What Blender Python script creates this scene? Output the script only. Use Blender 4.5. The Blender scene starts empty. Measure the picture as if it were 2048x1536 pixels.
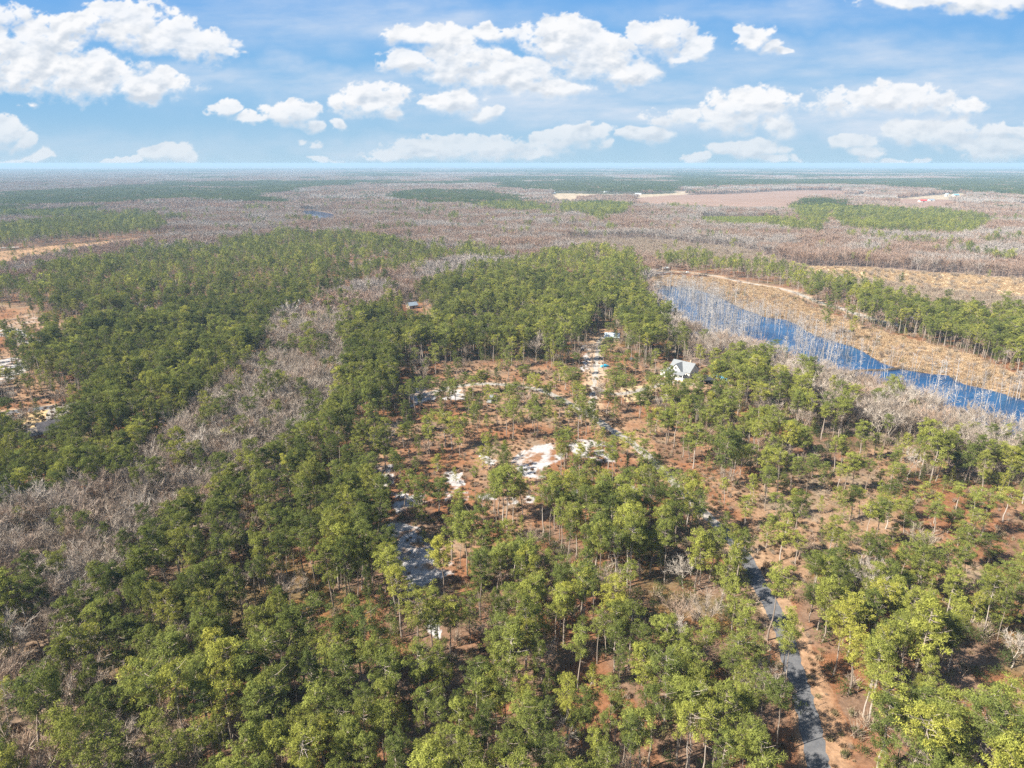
import bpy, math, random
import numpy as np
from mathutils import Vector, Matrix

# ------------------------------------------------------------------ camera, world, sun, exposure
sc = bpy.context.scene
H = 110.0
PITCH = math.radians(17.9)
F = 1366.0                                   # focal length in pixels of the 2048 px wide photograph
cam_d = bpy.data.cameras.new("camera"); cam = bpy.data.objects.new("camera", cam_d)
sc.collection.objects.link(cam); sc.camera = cam
cam.location = (0, 0, H); cam.rotation_euler = (math.pi / 2 - PITCH, 0, 0)
cam_d.sensor_fit = 'HORIZONTAL'; cam_d.sensor_width = 36.0; cam_d.lens = 36.0 * F / 2048.0
cam_d.clip_start = 1.0; cam_d.clip_end = 200000.0

SUN_EL, SUN_AZ = math.radians(42), math.radians(-112)      # azimuth from +Y (view direction), clockwise
world = bpy.data.worlds.new("World"); sc.world = world; world.use_nodes = True
wn = world.node_tree.nodes; wn.clear()
wo = wn.new("ShaderNodeOutputWorld"); wb = wn.new("ShaderNodeBackground"); wsky = wn.new("ShaderNodeTexSky")
wsky.sky_type = 'NISHITA'; wsky.sun_disc = False; wsky.sun_elevation = SUN_EL; wsky.sun_rotation = SUN_AZ
wsky.altitude = 100; wsky.air_density = 1.0; wsky.dust_density = 0.6; wsky.ozone_density = 1.2
wb.inputs["Strength"].default_value = 0.055
world.node_tree.links.new(wsky.outputs[0], wb.inputs[0]); world.node_tree.links.new(wb.outputs[0], wo.inputs[0])
sun_d = bpy.data.lights.new("sun", 'SUN'); sun = bpy.data.objects.new("sun", sun_d); sc.collection.objects.link(sun)
sun_d.energy = 5.0; sun_d.angle = math.radians(0.53); sun_d.color = (1.0, 0.92, 0.78)
sdir = Vector((math.sin(SUN_AZ) * math.cos(SUN_EL), math.cos(SUN_AZ) * math.cos(SUN_EL), math.sin(SUN_EL)))
sun.rotation_euler = sdir.to_track_quat('Z', 'Y').to_euler(); sun.location = sdir * 500
sc.view_settings.view_transform = 'Standard'; sc.view_settings.look = 'None'
EXPO = 1.36
sc.view_settings.exposure = EXPO; sc.view_settings.gamma = 1
sc.render.engine = 'CYCLES'
cy = sc.cycles
cy.max_bounces = 4; cy.diffuse_bounces = 3; cy.glossy_bounces = 2; cy.transmission_bounces = 2
cy.transparent_max_bounces = 4; cy.volume_bounces = 0; cy.caustics_reflective = False; cy.caustics_refractive = False
cy.sample_clamp_indirect = 4.0; cy.use_denoising = False
sc.render.use_persistent_data = False

# ------------------------------------------------------------------ helpers
cp, sp = math.cos(PITCH), math.sin(PITCH)
def at(px, py, z=0.0):
    """world point on the level z below the pixel (2048 x 1536)"""
    xc = (px - 1024) / F; yc = (768 - py) / F
    dy = cp + yc * sp; dz = -sp + yc * cp
    t = (z - H) / dz
    return (xc * t, dy * t)
def to_px(x, y, z=0.0):
    q = H - z
    dep = y * cp + q * sp
    v = y * sp - q * cp
    dep = np.where(dep > 1, dep, 1)
    return 1024 + F * x / dep, 768 - F * v / dep
def poly(pts, z=0.0): return np.array([at(a, b, z) for a, b in pts])
def height_from(y, py_top):
    yc = (768 - py_top) / F
    return H - y * (sp - yc * cp) / (cp + yc * sp)
def inside(P, x, y):
    r = np.zeros(x.shape, bool); n = len(P); j = n - 1
    bb = (x >= P[:, 0].min()) & (x <= P[:, 0].max()) & (y >= P[:, 1].min()) & (y <= P[:, 1].max())
    if not bb.any(): return r
    xs, ys = x[bb], y[bb]; rr = np.zeros(xs.shape, bool)
    for i in range(n):
        xi, yi = P[i]; xj, yj = P[j]
        c = ((yi > ys) != (yj > ys))
        with np.errstate(divide='ignore', invalid='ignore'):
            rr ^= c & (xs < (xj - xi) * (ys - yi) / (yj - yi + 1e-12) + xi)
        j = i
    r[bb] = rr
    return r
def hash2(ix, iy, s):
    h = (ix.astype(np.int64) * 374761393 + iy.astype(np.int64) * 668265263 + s * 974634777) & 0x7fffffff
    h = ((h ^ (h >> 13)) * 1274126177) & 0x7fffffff
    return ((h ^ (h >> 16)) & 0xffff) / 65535.0
def vnoise(x, y, s=0):
    ix = np.floor(x); iy = np.floor(y); fx = x - ix; fy = y - iy
    fx = fx * fx * (3 - 2 * fx); fy = fy * fy * (3 - 2 * fy)
    a = hash2(ix, iy, s); b = hash2(ix + 1, iy, s); c = hash2(ix, iy + 1, s); d = hash2(ix + 1, iy + 1, s)
    return (a * (1 - fx) + b * fx) * (1 - fy) + (c * (1 - fx) + d * fx) * fy
def fbm(x, y, o=4, s=0, g=0.5):
    v = 0; a = 1; t = 0
    for k in range(o):
        v = v + a * vnoise(x * 2 ** k + k * 17.3, y * 2 ** k - k * 9.1, s + k); t += a; a *= g
    return v / t
def sstep(a, b, x):
    t = np.clip((x - a) / (b - a), 0, 1); return t * t * (3 - 2 * t)
def link(o): sc.collection.objects.link(o); return o
def tag(o, label=None, cat=None, group=None, kind=None):
    if label: o['label'] = label
    if cat: o['category'] = cat
    if group: o['group'] = group
    if kind: o['kind'] = kind
    return o
def lin(c): return tuple(((v / 255) / 12.92 if v / 255 <= .04045 else ((v / 255 + .055) / 1.055) ** 2.4) for v in c)

class MB:
    """collects faces and builds ONE mesh"""
    def __init__(s): s.v = []; s.f = []; s.m = []; s.a = []; s.n = 0
    def add(s, verts, faces, mat=0, att=0.5):
        verts = np.asarray(verts, float).reshape(-1, 3)
        s.v.append(verts)
        faces = np.asarray(faces, int)
        s.f.extend((faces + s.n).tolist())
        s.m.extend([mat] * len(faces))
        s.a.extend(list(att) if hasattr(att, '__len__') else [att] * len(faces))
        s.n += len(verts)
    def box(s, x0, x1, y0, y1, z0, z1, mat=0):
        v = [(x, y, z) for z in (z0, z1) for y in (y0, y1) for x in (x0, x1)]
        s.add(v, [(0, 2, 3, 1), (4, 5, 7, 6), (0, 1, 5, 4), (2, 6, 7, 3), (0, 4, 6, 2), (1, 3, 7, 5)], mat)
    def tube(s, pts, rad, n=5, mat=0, att=0.5):
        pts = np.asarray(pts, float); k = len(pts)
        d = np.gradient(pts, axis=0); d /= np.linalg.norm(d, axis=1)[:, None] + 1e-9
        ref = np.array([1.0, .13, .07]) if abs(d[0][2]) > .6 else np.array([0.05, .1, 1.0])
        u = np.cross(d, ref); u /= np.linalg.norm(u, axis=1)[:, None] + 1e-9
        w = np.cross(d, u)
        an = np.arange(n) * 2 * math.pi / n
        ring = u[:, None, :] * np.cos(an)[None, :, None] + w[:, None, :] * np.sin(an)[None, :, None]
        v = pts[:, None, :] + ring * np.asarray(rad, float)[:, None, None]
        fs = [(a * n + i, a * n + (i + 1) % n, (a + 1) * n + (i + 1) % n, (a + 1) * n + i) for a in range(k - 1) for i in range(n)]
        s.add(v.reshape(-1, 3), fs, mat, att)
    def ext(s, o, mat):                      # append another MB with its material index
        if o.n == 0: return
        s.v.extend(o.v); s.f.extend([[i + s.n for i in f] for f in o.f]); s.m.extend([mat] * len(o.f)); s.a.extend(o.a); s.n += o.n
    def mesh(s, name, mats, smooth=False):
        me = bpy.data.meshes.new(name)
        me.from_pydata(np.concatenate(s.v).tolist(), [], s.f)
        for m in mats: me.materials.append(m)
        me.polygons.foreach_set("material_index", s.m)
        at_ = me.attributes.new("leafv", 'FLOAT', 'FACE'); at_.data.foreach_set("value", np.array(s.a, np.float32))
        if smooth: me.polygons.foreach_set("use_smooth", [True] * len(s.f))
        me.update(); return me
    def build(s, name, mat, parent=None, smooth=False):
        o = link(bpy.data.objects.new(name, s.mesh(name, mat if isinstance(mat, list) else [mat], smooth)))
        if parent is not None: o.parent = parent
        return o
def empty(name, loc, rz=0.0):
    o = bpy.data.objects.new(name, None); o.empty_display_size = 1
    o.location = loc; o.rotation_euler = (0, 0, rz); return link(o)

# ------------------------------------------------------------------ materials
def newmat(name):
    m = bpy.data.materials.new(name); m.use_nodes = True; nt = m.node_tree
    b = nt.nodes["Principled BSDF"]; b.inputs["Roughness"].default_value = 0.8
    b.inputs["Specular IOR Level"].default_value = 0.25
    return m, nt, b
def mixc(nt, fac, a, b, mode='MIX'):
    n = nt.nodes.new("ShaderNodeMix"); n.data_type = 'RGBA'; n.blend_type = mode
    for s, v in ((n.inputs[0], fac), (n.inputs[6], a), (n.inputs[7], b)):
        if hasattr(v, 'is_output') or hasattr(v, 'links'): nt.links.new(v, s)
        elif isinstance(v, tuple): s.default_value = (*v, 1)
        else: s.default_value = v
    return n.outputs[2]
def noise(nt, scale, detail=3, rough=.5, coord=None, lo=None, hi=None):
    n = nt.nodes.new("ShaderNodeTexNoise"); n.inputs["Scale"].default_value = scale
    n.inputs["Detail"].default_value = detail; n.inputs["Roughness"].default_value = rough
    if coord is not None: nt.links.new(coord, n.inputs["Vector"])
    if lo is None: return n.outputs[0]
    r = nt.nodes.new("ShaderNodeMapRange"); r.inputs[1].default_value = lo; r.inputs[2].default_value = hi
    nt.links.new(n.outputs[0], r.inputs[0]); return r.outputs[0]
def ramp(nt, fac, stops):
    r = nt.nodes.new("ShaderNodeValToRGB"); e = r.color_ramp.elements
    while len(e) < len(stops): e.new(0.5)
    for i, (p, c) in enumerate(stops): e[i].position = p; e[i].color = (*c, 1)
    nt.links.new(fac, r.inputs[0]); return r.outputs[0]
def foliage(name, stops, vary=(0.75, 1.25), transl=.35):
    m, nt, b = newmat(name); N = nt.nodes
    oi = N.new("ShaderNodeObjectInfo"); at_ = N.new("ShaderNodeAttribute"); at_.attribute_name = "leafv"
    c = ramp(nt, oi.outputs["Random"], stops)
    mr = N.new("ShaderNodeMapRange"); mr.inputs[3].default_value = vary[0]; mr.inputs[4].default_value = vary[1]
    nt.links.new(at_.outputs["Fac"], mr.inputs[0])
    hsv = N.new("ShaderNodeHueSaturation"); nt.links.new(c, hsv.inputs["Color"]); nt.links.new(mr.outputs[0], hsv.inputs["Value"])
    dif = N.new("ShaderNodeBsdfDiffuse"); tr = N.new("ShaderNodeBsdfTranslucent"); mx = N.new("ShaderNodeMixShader")
    nt.links.new(hsv.outputs[0], dif.inputs[0]); nt.links.new(hsv.outputs[0], tr.inputs[0])
    mx.inputs[0].default_value = transl; nt.links.new(dif.outputs[0], mx.inputs[1]); nt.links.new(tr.outputs[0], mx.inputs[2])
    nt.links.new(mx.outputs[0], N["Material Output"].inputs[0]); return m
def simple(name, col, rough=.8, var=.25, scale=1.5, metal=0.0, spec=.25):
    m, nt, b = newmat(name); b.inputs["Roughness"].default_value = rough; b.inputs["Metallic"].default_value = metal
    b.inputs["Specular IOR Level"].default_value = spec
    tc = nt.nodes.new("ShaderNodeTexCoord")
    f = noise(nt, scale, 4, .6, tc.outputs["Object"], .3, .7)
    c = mixc(nt, f, tuple(v * (1 - var) for v in col), tuple(min(1, v * (1 + var)) for v in col))
    nt.links.new(c, b.inputs["Base Color"]); return m
def barkmat(name, stops, vary=(.7, 1.3)):
    return foliage(name, stops, vary, 0.0)

M_PINE = foliage("pine_needles", [(0, (.135, .165, .048)), (.25, (.190, .220, .058)), (.6, (.255, .280, .068)), (.85, (.315, .330, .072)), (1, (.36, .352, .072))], (.5, 1.5), .35)
M_PINE_SHADE = foliage("dark_shaded_pine_needles", [(0, (.098, .122, .036)), (.4, (.142, .165, .042)), (.8, (.195, .210, .050)), (1, (.26, .262, .056))], (.5, 1.5), .30)  # darker copy of the needles; backlit shade of left stands put into colour
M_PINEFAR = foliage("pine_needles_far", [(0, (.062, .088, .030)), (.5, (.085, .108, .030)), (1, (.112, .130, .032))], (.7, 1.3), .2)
M_SHRUB = foliage("shrub_leaves", [(0, (.055, .075, .028)), (.5, (.085, .105, .036)), (.8, (.13, .14, .05)), (1, (.20, .16, .08))], (.6, 1.4), .3)
M_BARK = barkmat("pine_bark", [(0, (.21, .17, .14)), (.5, (.31, .26, .22)), (1, (.42, .37, .33))])
M_TWIG = barkmat("bare_twigs", [(0, (.27, .21, .165)), (.4, (.36, .305, .255)), (.75, (.45, .405, .36)), (1, (.35, .24, .17))])
M_TWIGFAR = barkmat("bare_twigs_far", [(0, (.28, .21, .17)), (.35, (.32, .25, .21)), (.7, (.36, .295, .255)), (1, (.33, .215, .16))])
M_RUST = barkmat("rusty_twigs", [(0, (.27, .18, .135)), (.5, (.31, .215, .165)), (1, (.33, .25, .21))])
M_LILAC = barkmat("pale_twigs", [(0, (.31, .27, .245)), (.5, (.35, .31, .285)), (1, (.39, .355, .33))])
M_SNAG = barkmat("weathered_wood", [(0, (.24, .22, .21)), (.5, (.34, .32, .31)), (1, (.46, .44, .43))], (.8, 1.2))
M_GRASS = barkmat("dry_grass", [(0, (.30, .205, .13)), (.5, (.39, .28, .17)), (1, (.47, .36, .24))], (.7, 1.25))
M_STRAW = barkmat("brown_litter", [(0, (.13, .085, .055)), (.4, (.20, .13, .08)), (.8, (.30, .22, .14)), (1, (.16, .17, .07))], (.7, 1.3))
M_THICK = barkmat("thicket_twigs", [(0, (.25, .195, .15)), (.5, (.31, .255, .205)), (1, (.36, .29, .22))], (.75, 1.25))

# ground
def ground_mat():
    m, nt, b = newmat("ground_cover"); N = nt.nodes
    a = N.new("ShaderNodeAttribute"); a.attribute_name = "cover"
    tc = N.new("ShaderNodeTexCoord")
    n1 = noise(nt, .75, 6, .8, tc.outputs["Object"], .32, .68)
    n2 = noise(nt, .09, 5, .6, tc.outputs["Object"], .3, .7)
    c = mixc(nt, n1, (.52, .50, .49), (1.38, 1.38, 1.38))
    c2 = mixc(nt, n2, (.82, .80, .78), (1.16, 1.16, 1.16))
    c = mixc(nt, 1.0, c, c2, 'MULTIPLY')
    c = mixc(nt, 1.0, a.outputs["Color"], c, 'MULTIPLY')
    nt.links.new(c, b.inputs["Base Color"]); b.inputs["Roughness"].default_value = .95; b.inputs["Specular IOR Level"].default_value = .1
    return m
M_GROUND = ground_mat()
def water_mat():
    m, nt, b = newmat("dark_water"); N = nt.nodes
    tc = N.new("ShaderNodeTexCoord")
    f = noise(nt, .03, 5, .6, tc.outputs["Object"], .35, .65)
    c = mixc(nt, f, (.008, .034, .10), (.02, .075, .18))  # deep blue of a reflected sky put into the base colour
    nt.links.new(c, b.inputs["Base Color"]); b.inputs["Roughness"].default_value = .08; b.inputs["IOR"].default_value = 1.33
    b.inputs["Specular IOR Level"].default_value = .5
    bp = N.new("ShaderNodeBump"); bp.inputs["Strength"].default_value = .12; bp.inputs["Distance"].default_value = .2
    nt.links.new(noise(nt, 1.2, 3, .6, tc.outputs["Object"]), bp.inputs["Height"]); nt.links.new(bp.outputs[0], b.inputs["Normal"])
    return m
M_WATER = water_mat()
def road_mat(name, a, b2, s=.5):
    m, nt, b = newmat(name); N = nt.nodes; tc = N.new("ShaderNodeTexCoord")
    f = noise(nt, s, 6, .7, tc.outputs["Object"], .3, .7)
    nt.links.new(mixc(nt, f, a, b2), b.inputs["Base Color"]); b.inputs["Roughness"].default_value = .9
    return m
M_ASPH = road_mat("old_asphalt", (.085, .09, .105), (.16, .16, .17))
M_GRAVEL = road_mat("pale_gravel", (.22, .20, .18), (.38, .35, .32))
M_SANDR = road_mat("white_sand_track", (.26, .225, .19), (.46, .43, .40), .25)

# ------------------------------------------------------------------ sky backdrop (cylinder far outside the haze)
CLOUDS = [  # cx, cy, rx, ry, weight in photograph pixels -> become directions
 (215,28,42,24,1),(262,52,80,38,1),(330,72,75,32,1),(400,92,68,30,1),(446,103,34,9,.8),(140,52,62,26,1),(60,130,110,55,1),(-60,120,110,60,1),(180,150,115,46,1),(290,172,90,24,1),
 (322,155,34,22,1),(30,38,50,20,.6),(100,85,90,40,.9),(8,268,34,24,1),(42,285,28,13,1),(80,313,30,11,.9),(15,322,60,8,.5),(60,215,18,8,.3),
 (240,319,42,7,.9),(340,306,54,17,1),(445,224,34,12,.8),(500,240,46,9,.7),(588,230,50,23,1),(628,250,28,12,.8),(686,252,15,12,.8),(750,205,66,33,1),(780,224,36,14,.9),(622,286,20,8,.5),
 (850,76,82,22,1),(820,126,62,22,1),(930,130,100,42,1),(1010,150,110,38,1),(1130,82,88,44,1),(1090,60,35,20,.9),(1190,112,88,46,1),(1260,142,58,26,1),(1080,176,110,20,.9),(985,68,44,18,.9),(900,100,70,34,1),
 (910,203,58,24,1),(962,225,36,14,.9),(1320,78,62,36,1),(1392,98,42,24,1),(1370,116,32,13,.9),(1508,74,38,24,1),(1540,95,32,12,.9),(1572,104,20,8,.9),
 (1500,215,80,30,1),(1480,238,92,28,.8),(1545,250,40,30,.8),(1350,235,60,14,.4),(1770,200,105,28,.9),(1800,185,40,18,.8),(1850,202,60,24,.8),(1920,212,60,18,.5),(1680,205,60,22,.5),
 (1860,4,120,14,1),(1980,12,110,15,1),(2100,10,110,20,1),(1870,262,92,30,1),(1900,252,50,20,1),(1715,283,48,17,1),(1738,302,40,13,1),(1790,320,62,7,.8),(1985,292,92,34,1),(2025,262,34,9,1),(2110,285,80,40,1),
 (1500,300,72,21,1),(1535,316,62,10,.8),(1400,319,29,11,1),(1298,268,46,16,.9),(1108,284,50,22,.9),(1160,274,58,22,1),(1090,302,36,14,.8),(1210,290,30,10,.6),
 (900,300,110,22,1),(985,296,74,22,1),(795,312,60,12,.8),(1040,312,50,12,.8),(660,320,40,5,.5),(1190,285,40,10,.6)]
CIRRUS = [(600,35,330,42,.30),(820,50,200,30,.38),(700,176,260,26,.42),(560,130,60,40,.25),(1150,205,330,34,.48),(1700,130,420,40,.36),(1350,218,260,40,.40),(1900,160,300,50,.42),(1560,20,300,22,.25),(1750,235,330,38,.45),
          (400,150,160,22,.35),(800,298,300,16,.25),(250,300,300,22,.18),(1960,235,200,40,.35)]
def sky_colours(px, py, front):
    X, Y = px / 100.0, py / 100.0
    w1 = fbm(X * 1.6, Y * 2.2, 4, 11) - .5; w2 = fbm(X * 1.6 + 40, Y * 2.2 + 7, 4, 12) - .5
    def val(qx, qy):
        v = np.full(px.shape, -1.0)
        wx = qx + w1 * 60; wy = qy + w2 * 34
        for cx, cy_, rx, ry, w in CLOUDS:
            r2 = ((wx - cx) / (rx * 1.2)) ** 2 + ((wy - cy_) / (ry * 1.3)) ** 2
            v = np.maximum(v, np.where(r2 < 9, w * (1 - r2), -1))
        v = np.where(front, v, (fbm(qx / 160.0, qy / 55.0, 3, 33) - .56) * 5)
        return v
    n = fbm(X * 4.2, Y * 5.6, 6, 5, .58) - .5
    n2 = np.abs(fbm(X * 7, Y * 8, 5, 21, .6) - .5) * 2
    base = val(px, py)
    d = base + n * 1.7 - n2 * .35 + .12
    up = val(px - 5, py - 14)
    lit = np.clip((base - up) * 1.6 + .5, 0, 1)
    a = np.clip((d + .12) / (.45 + .9 * (1 - lit)), 0, 1) ** 1.15
    a = a * a * (3 - 2 * a) * (.82 + .3 * fbm(X * 2.2, Y * 3.1, 4, 55))
    a = np.clip(a, 0, 1)
    dd = np.clip(d, 0, 1.4)
    thick = sstep(.2, 1.2, dd)
    white = np.array(lin((252, 253, 255))); grey = np.array(lin((208, 218, 230)))
    nn = fbm(X * 3, Y * 5, 5, 71)
    dn = fbm((px - 8) / 100 * 3, (py - 10) / 100 * 5, 5, 71)
    sh = np.clip(.85 - lit * .8 + (dn - nn) * 2.4, 0, 1) * (.35 + .65 * thick)
    # gradient of the clear sky by elevation
    t = np.clip(py / 325.0, -1.2, 1.0)[..., None]
    top = np.array(lin((110, 174, 236))); mid = np.array(lin((134, 190, 234))); low = np.array(lin((180, 213, 234)))
    g = np.where(t < .5, top + (mid - top) * np.clip(t / .5, 0, 1), mid + (low - mid) * np.clip((t - .5) / .5, 0, 1) ** 1.1)
    ci = np.zeros(px.shape)
    cw = fbm(X * .7 + Y * .5, Y * 3.4, 6, 90, .62)
    for cx, cy_, rx, ry, w in CIRRUS:
        r2 = ((px + w1 * 160 - cx) / (rx * 1.3)) ** 2 + ((py + w2 * 60 - cy_) / (ry * 1.5)) ** 2
        ci = np.maximum(ci, w * np.exp(-r2 * 1.2))
    ci = np.where(front, ci, .3)
    ci = np.clip(ci * (.2 + 2.3 * cw), 0, .8)[..., None]
    g = g + (np.array(lin((226, 234, 246))) - g) * ci
    cc = white + (grey - white) * sh[..., None]
    haze = np.clip((py - 210) / 150.0, 0, .45)[..., None]
    cc = cc + (np.array(lin((205, 222, 236))) - cc) * haze
    a = a[..., None] * (1 - .25 * haze)
    return g * (1 - a) + cc * a
def make_sky():
    R = 78000.0
    azf = np.radians(np.linspace(-46, 46, 1500)); azb = np.radians(np.linspace(46, 314, 150))[1:-1]
    az = np.concatenate([azf, azb]); n = len(az)
    el = np.radians(np.concatenate([np.linspace(-.25, 14, 330), np.linspace(14, 21, 24)[1:]]))
    A, E = np.meshgrid(az, el)
    x = R * np.sin(A); y = R * np.cos(A); z = H + R * np.tan(E)
    dx, dy_, dz = np.sin(A), np.cos(A), np.tan(E)
    dep = dy_ * cp - dz * sp; v = dy_ * sp + dz * cp
    front = np.abs(A) < math.radians(55)
    ds = np.where(front, dep, 1)
    px = np.where(front, 1024 + F * dx / ds, A * 1500); py = np.where(front, 768 - F * v / ds, 325 - np.degrees(E) * 28)
    col = sky_colours(px, py, front) / (2 ** EXPO)
    me = bpy.data.meshes.new("sky"); m = len(el)
    co = np.stack([x, y, z], -1).reshape(-1, 3)
    i = np.arange(m - 1)[:, None] * n; j = np.arange(n)[None, :]; j2 = (j + 1) % n
    q = np.stack([i + j, i + j2, i + n + j2, i + n + j], -1).reshape(-1, 4)
    fast_mesh(me, co, q)
    ca = me.color_attributes.new("skycol", 'FLOAT_COLOR', 'POINT')
    ca.data.foreach_set("color", np.concatenate([col.reshape(-1, 3), np.ones((len(co), 1))], 1).astype(np.float32).ravel())
    mt = bpy.data.materials.new("sky_glow"); mt.use_nodes = True; nt = mt.node_tree; nt.nodes.clear()
    o = nt.nodes.new("ShaderNodeOutputMaterial"); e = nt.nodes.new("ShaderNodeEmission"); a = nt.nodes.new("ShaderNodeAttribute"); a.attribute_name = "skycol"
    nt.links.new(a.outputs["Color"], e.inputs[0]); nt.links.new(e.outputs[0], o.inputs[0])
    mt.cycles.emission_sampling = 'NONE'
    me.materials.append(mt)
    ob = link(bpy.data.objects.new("sky", me)); tag(ob, "blue sky with white puffy clouds above the horizon", kind='structure')
def fast_mesh(me, co, q):
    me.vertices.add(len(co)); me.vertices.foreach_set("co", co.astype(np.float32).ravel())
    k = q.shape[1]
    me.loops.add(q.size); me.loops.foreach_set("vertex_index", q.astype(np.int32).ravel())
    me.polygons.add(len(q)); me.polygons.foreach_set("loop_start", np.arange(0, q.size, k, dtype=np.int32))
    me.polygons.foreach_set("loop_total", np.full(len(q), k, dtype=np.int32)); me.update(calc_edges=True)
make_sky()

# ------------------------------------------------------------------ layout polygons (photo pixels -> ground)
Z8 = 9.0
# classes
SWAMP, PINE, BARE, OPEN, MARSH, WATER, FIELD, PALE, THICK, YARD, YOUNG, MIX, LAKE, DENSEP, NONE, SCRUB = range(16)
Zs = []
def zone(cls, pts, z=0.0): Zs.append((cls, poly(pts, z)))
# pine wood, left
zone(PINE, [(-400,640),(0,562),(130,530),(330,506),(430,490),(560,468),(720,474),(860,503),(1000,497),(1015,520),(900,538),(780,560),(650,600),(560,640),(520,690),(440,760),(395,805),(325,865),(225,945),(145,995),(-500,1110)], Z8)
# pines behind the field at left
zone(PINE, [(-300,455),(0,450),(70,447),(170,438),(270,426),(320,440),(335,462),(210,474),(100,490),(0,497),(-300,520)], Z8)
zone(PINE, [(-300,420),(0,415),(35,412),(50,430),(0,440),(-300,450)], Z8)
zone(PINE, [(50,424),(190,416),(190,432),(50,440)], Z8)
zone(FIELD, [(-300,505),(0,503),(60,495),(200,483),(330,470),(400,466),(430,472),(350,486),(240,502),(200,510),(110,524),(0,548),(-300,580)], 0)
# central pine wood down to the near edge
zone(DENSEP, [(1005,530),(1100,510),(1250,503),(1290,540),(1345,600),(1355,640),(1365,690),(1440,712),(1520,722),(1560,750),(1640,815),(1780,850),(1850,875),(1960,905),(2500,1000),(3200,2600),(-1500,2600),(-800,1500),(60,1270),(190,1190),(290,1080),(430,980),(560,895),(665,805),(700,720),(690,640),(790,600),(885,556)], 9)
# bare hardwood drain
zone(BARE, [(1010,522),(900,545),(780,595),(700,640),(695,705),(650,795),(535,885),(430,948),(300,1020),(205,1100),(130,1230),(-500,1560),(-500,1110),(150,1000),(230,950),(330,870),(400,800),(480,720),(535,680),(555,640),(640,588),(780,546),(900,520)], 10)
zone(MIX, [(-900,1450),(-300,1200),(120,1180),(170,1290),(330,1400),(420,1560),(600,2600),(-1500,2600)], 3)
# swamp wood edge and beaver pond
zone(BARE, [(1290,545),(1400,590),(1380,660),(1340,700),(1330,640),(1280,590)], 3)
zone(BARE, [(1530,735),(1600,762),(1700,800),(1800,828),(1900,872),(2060,915),(2060,960),(1950,925),(1850,885),(1760,855),(1640,840),(1560,790)], 3)
zone(THICK, [(1120,480),(1300,480),(1480,500),(1630,540),(1950,578),(2500,640),(2500,760),(2048,690),(1800,640),(1650,590),(1500,555),(1330,530),(1150,515)], 0)
zone(PINE, [(1300,528),(1391,518),(1483,535),(1556,545),(1629,568),(1702,580),(1786,600),(1870,610),(1939,632),(2048,650),(2500,730),(2500,870),(2048,748),(1950,712),(1860,690),(1800,668),(1740,648),(1660,625),(1560,582),(1440,560),(1345,548)], 4)
zone(MARSH, [(1300,552),(1345,549),(1440,560),(1560,580),(1600,598),(1660,628),(1720,650),(1800,672),(1870,692),(1950,716),(2048,752),(2500,880),(2500,1100),(2048,880),(1950,850),(1870,835),(1700,790),(1560,700),(1400,640),(1290,590)], 0)
WATERP = [(1292,592),(1325,572),(1378,574),(1430,590),(1480,614),(1530,634),(1575,640),(1600,652),(1625,668),(1660,680),(1705,692),(1735,708),(1770,728),(1800,738),(1850,745),(1900,752),(1925,768),(1975,780),(2048,800),(2300,850),(2300,1000),(2048,905),(1990,885),(1930,868),(1860,845),(1790,822),(1720,800),(1640,775),(1560,748),(1500,722),(1420,700),(1380,690),(1350,660),(1310,615)]
zone(WATER, WATERP, 0)
# open ground in the middle and on the right
OPENM = [(795,740),(900,722),(1130,733),(1172,690),(1180,655),(1235,655),(1240,690),(1290,740),(1330,705),(1400,730),(1460,745),(1470,775),(1380,790),(1290,790),(1330,850),(1420,880),(1440,950),(1600,955),(1720,900),(1850,885),(1900,930),(1790,965),(2048,1010),(2400,1060),(2500,1300),(2048,1190),(1800,1180),(1640,1130),(1580,1200),(1640,1330),(1700,1450),(1740,1700),(1650,1700),(1610,1450),(1560,1290),(1500,1170),(1440,1090),(1330,1020),(1170,1030),(1050,1080),(960,1100),(930,1230),(880,1240),(830,1190),(775,1120),(765,1010),(740,960),(700,900),(740,860),(790,850)]
zone(OPEN, OPENM, 0)
zone(OPEN, [(1105,1340),(1160,1310),(1270,1400),(1300,1490),(1200,1520),(1080,1440)], 0)
zone(OPEN, [(895,1300),(960,1260),(1010,1400),(930,1450)], 0)
zone(OPEN, [(1900,1400),(2048,1380),(2150,1450),(2048,1470),(1900,1450)], 0)
zone(OPEN, [(500,1090),(560,1080),(560,1160),(520,1170)], 0)
zone(OPEN, [(785,612),(850,600),(880,630),(860,668),(785,665)], 0)
zone(OPEN, [(-300,600),(0,610),(60,612),(80,640),(190,650),(185,680),(100,715),(60,750),(0,775),(-300,800)], 0)
zone(OPEN, [(30,740),(130,790),(190,800),(200,830),(150,870),(90,880),(40,870),(-60,900),(-60,770)], 0)
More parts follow.
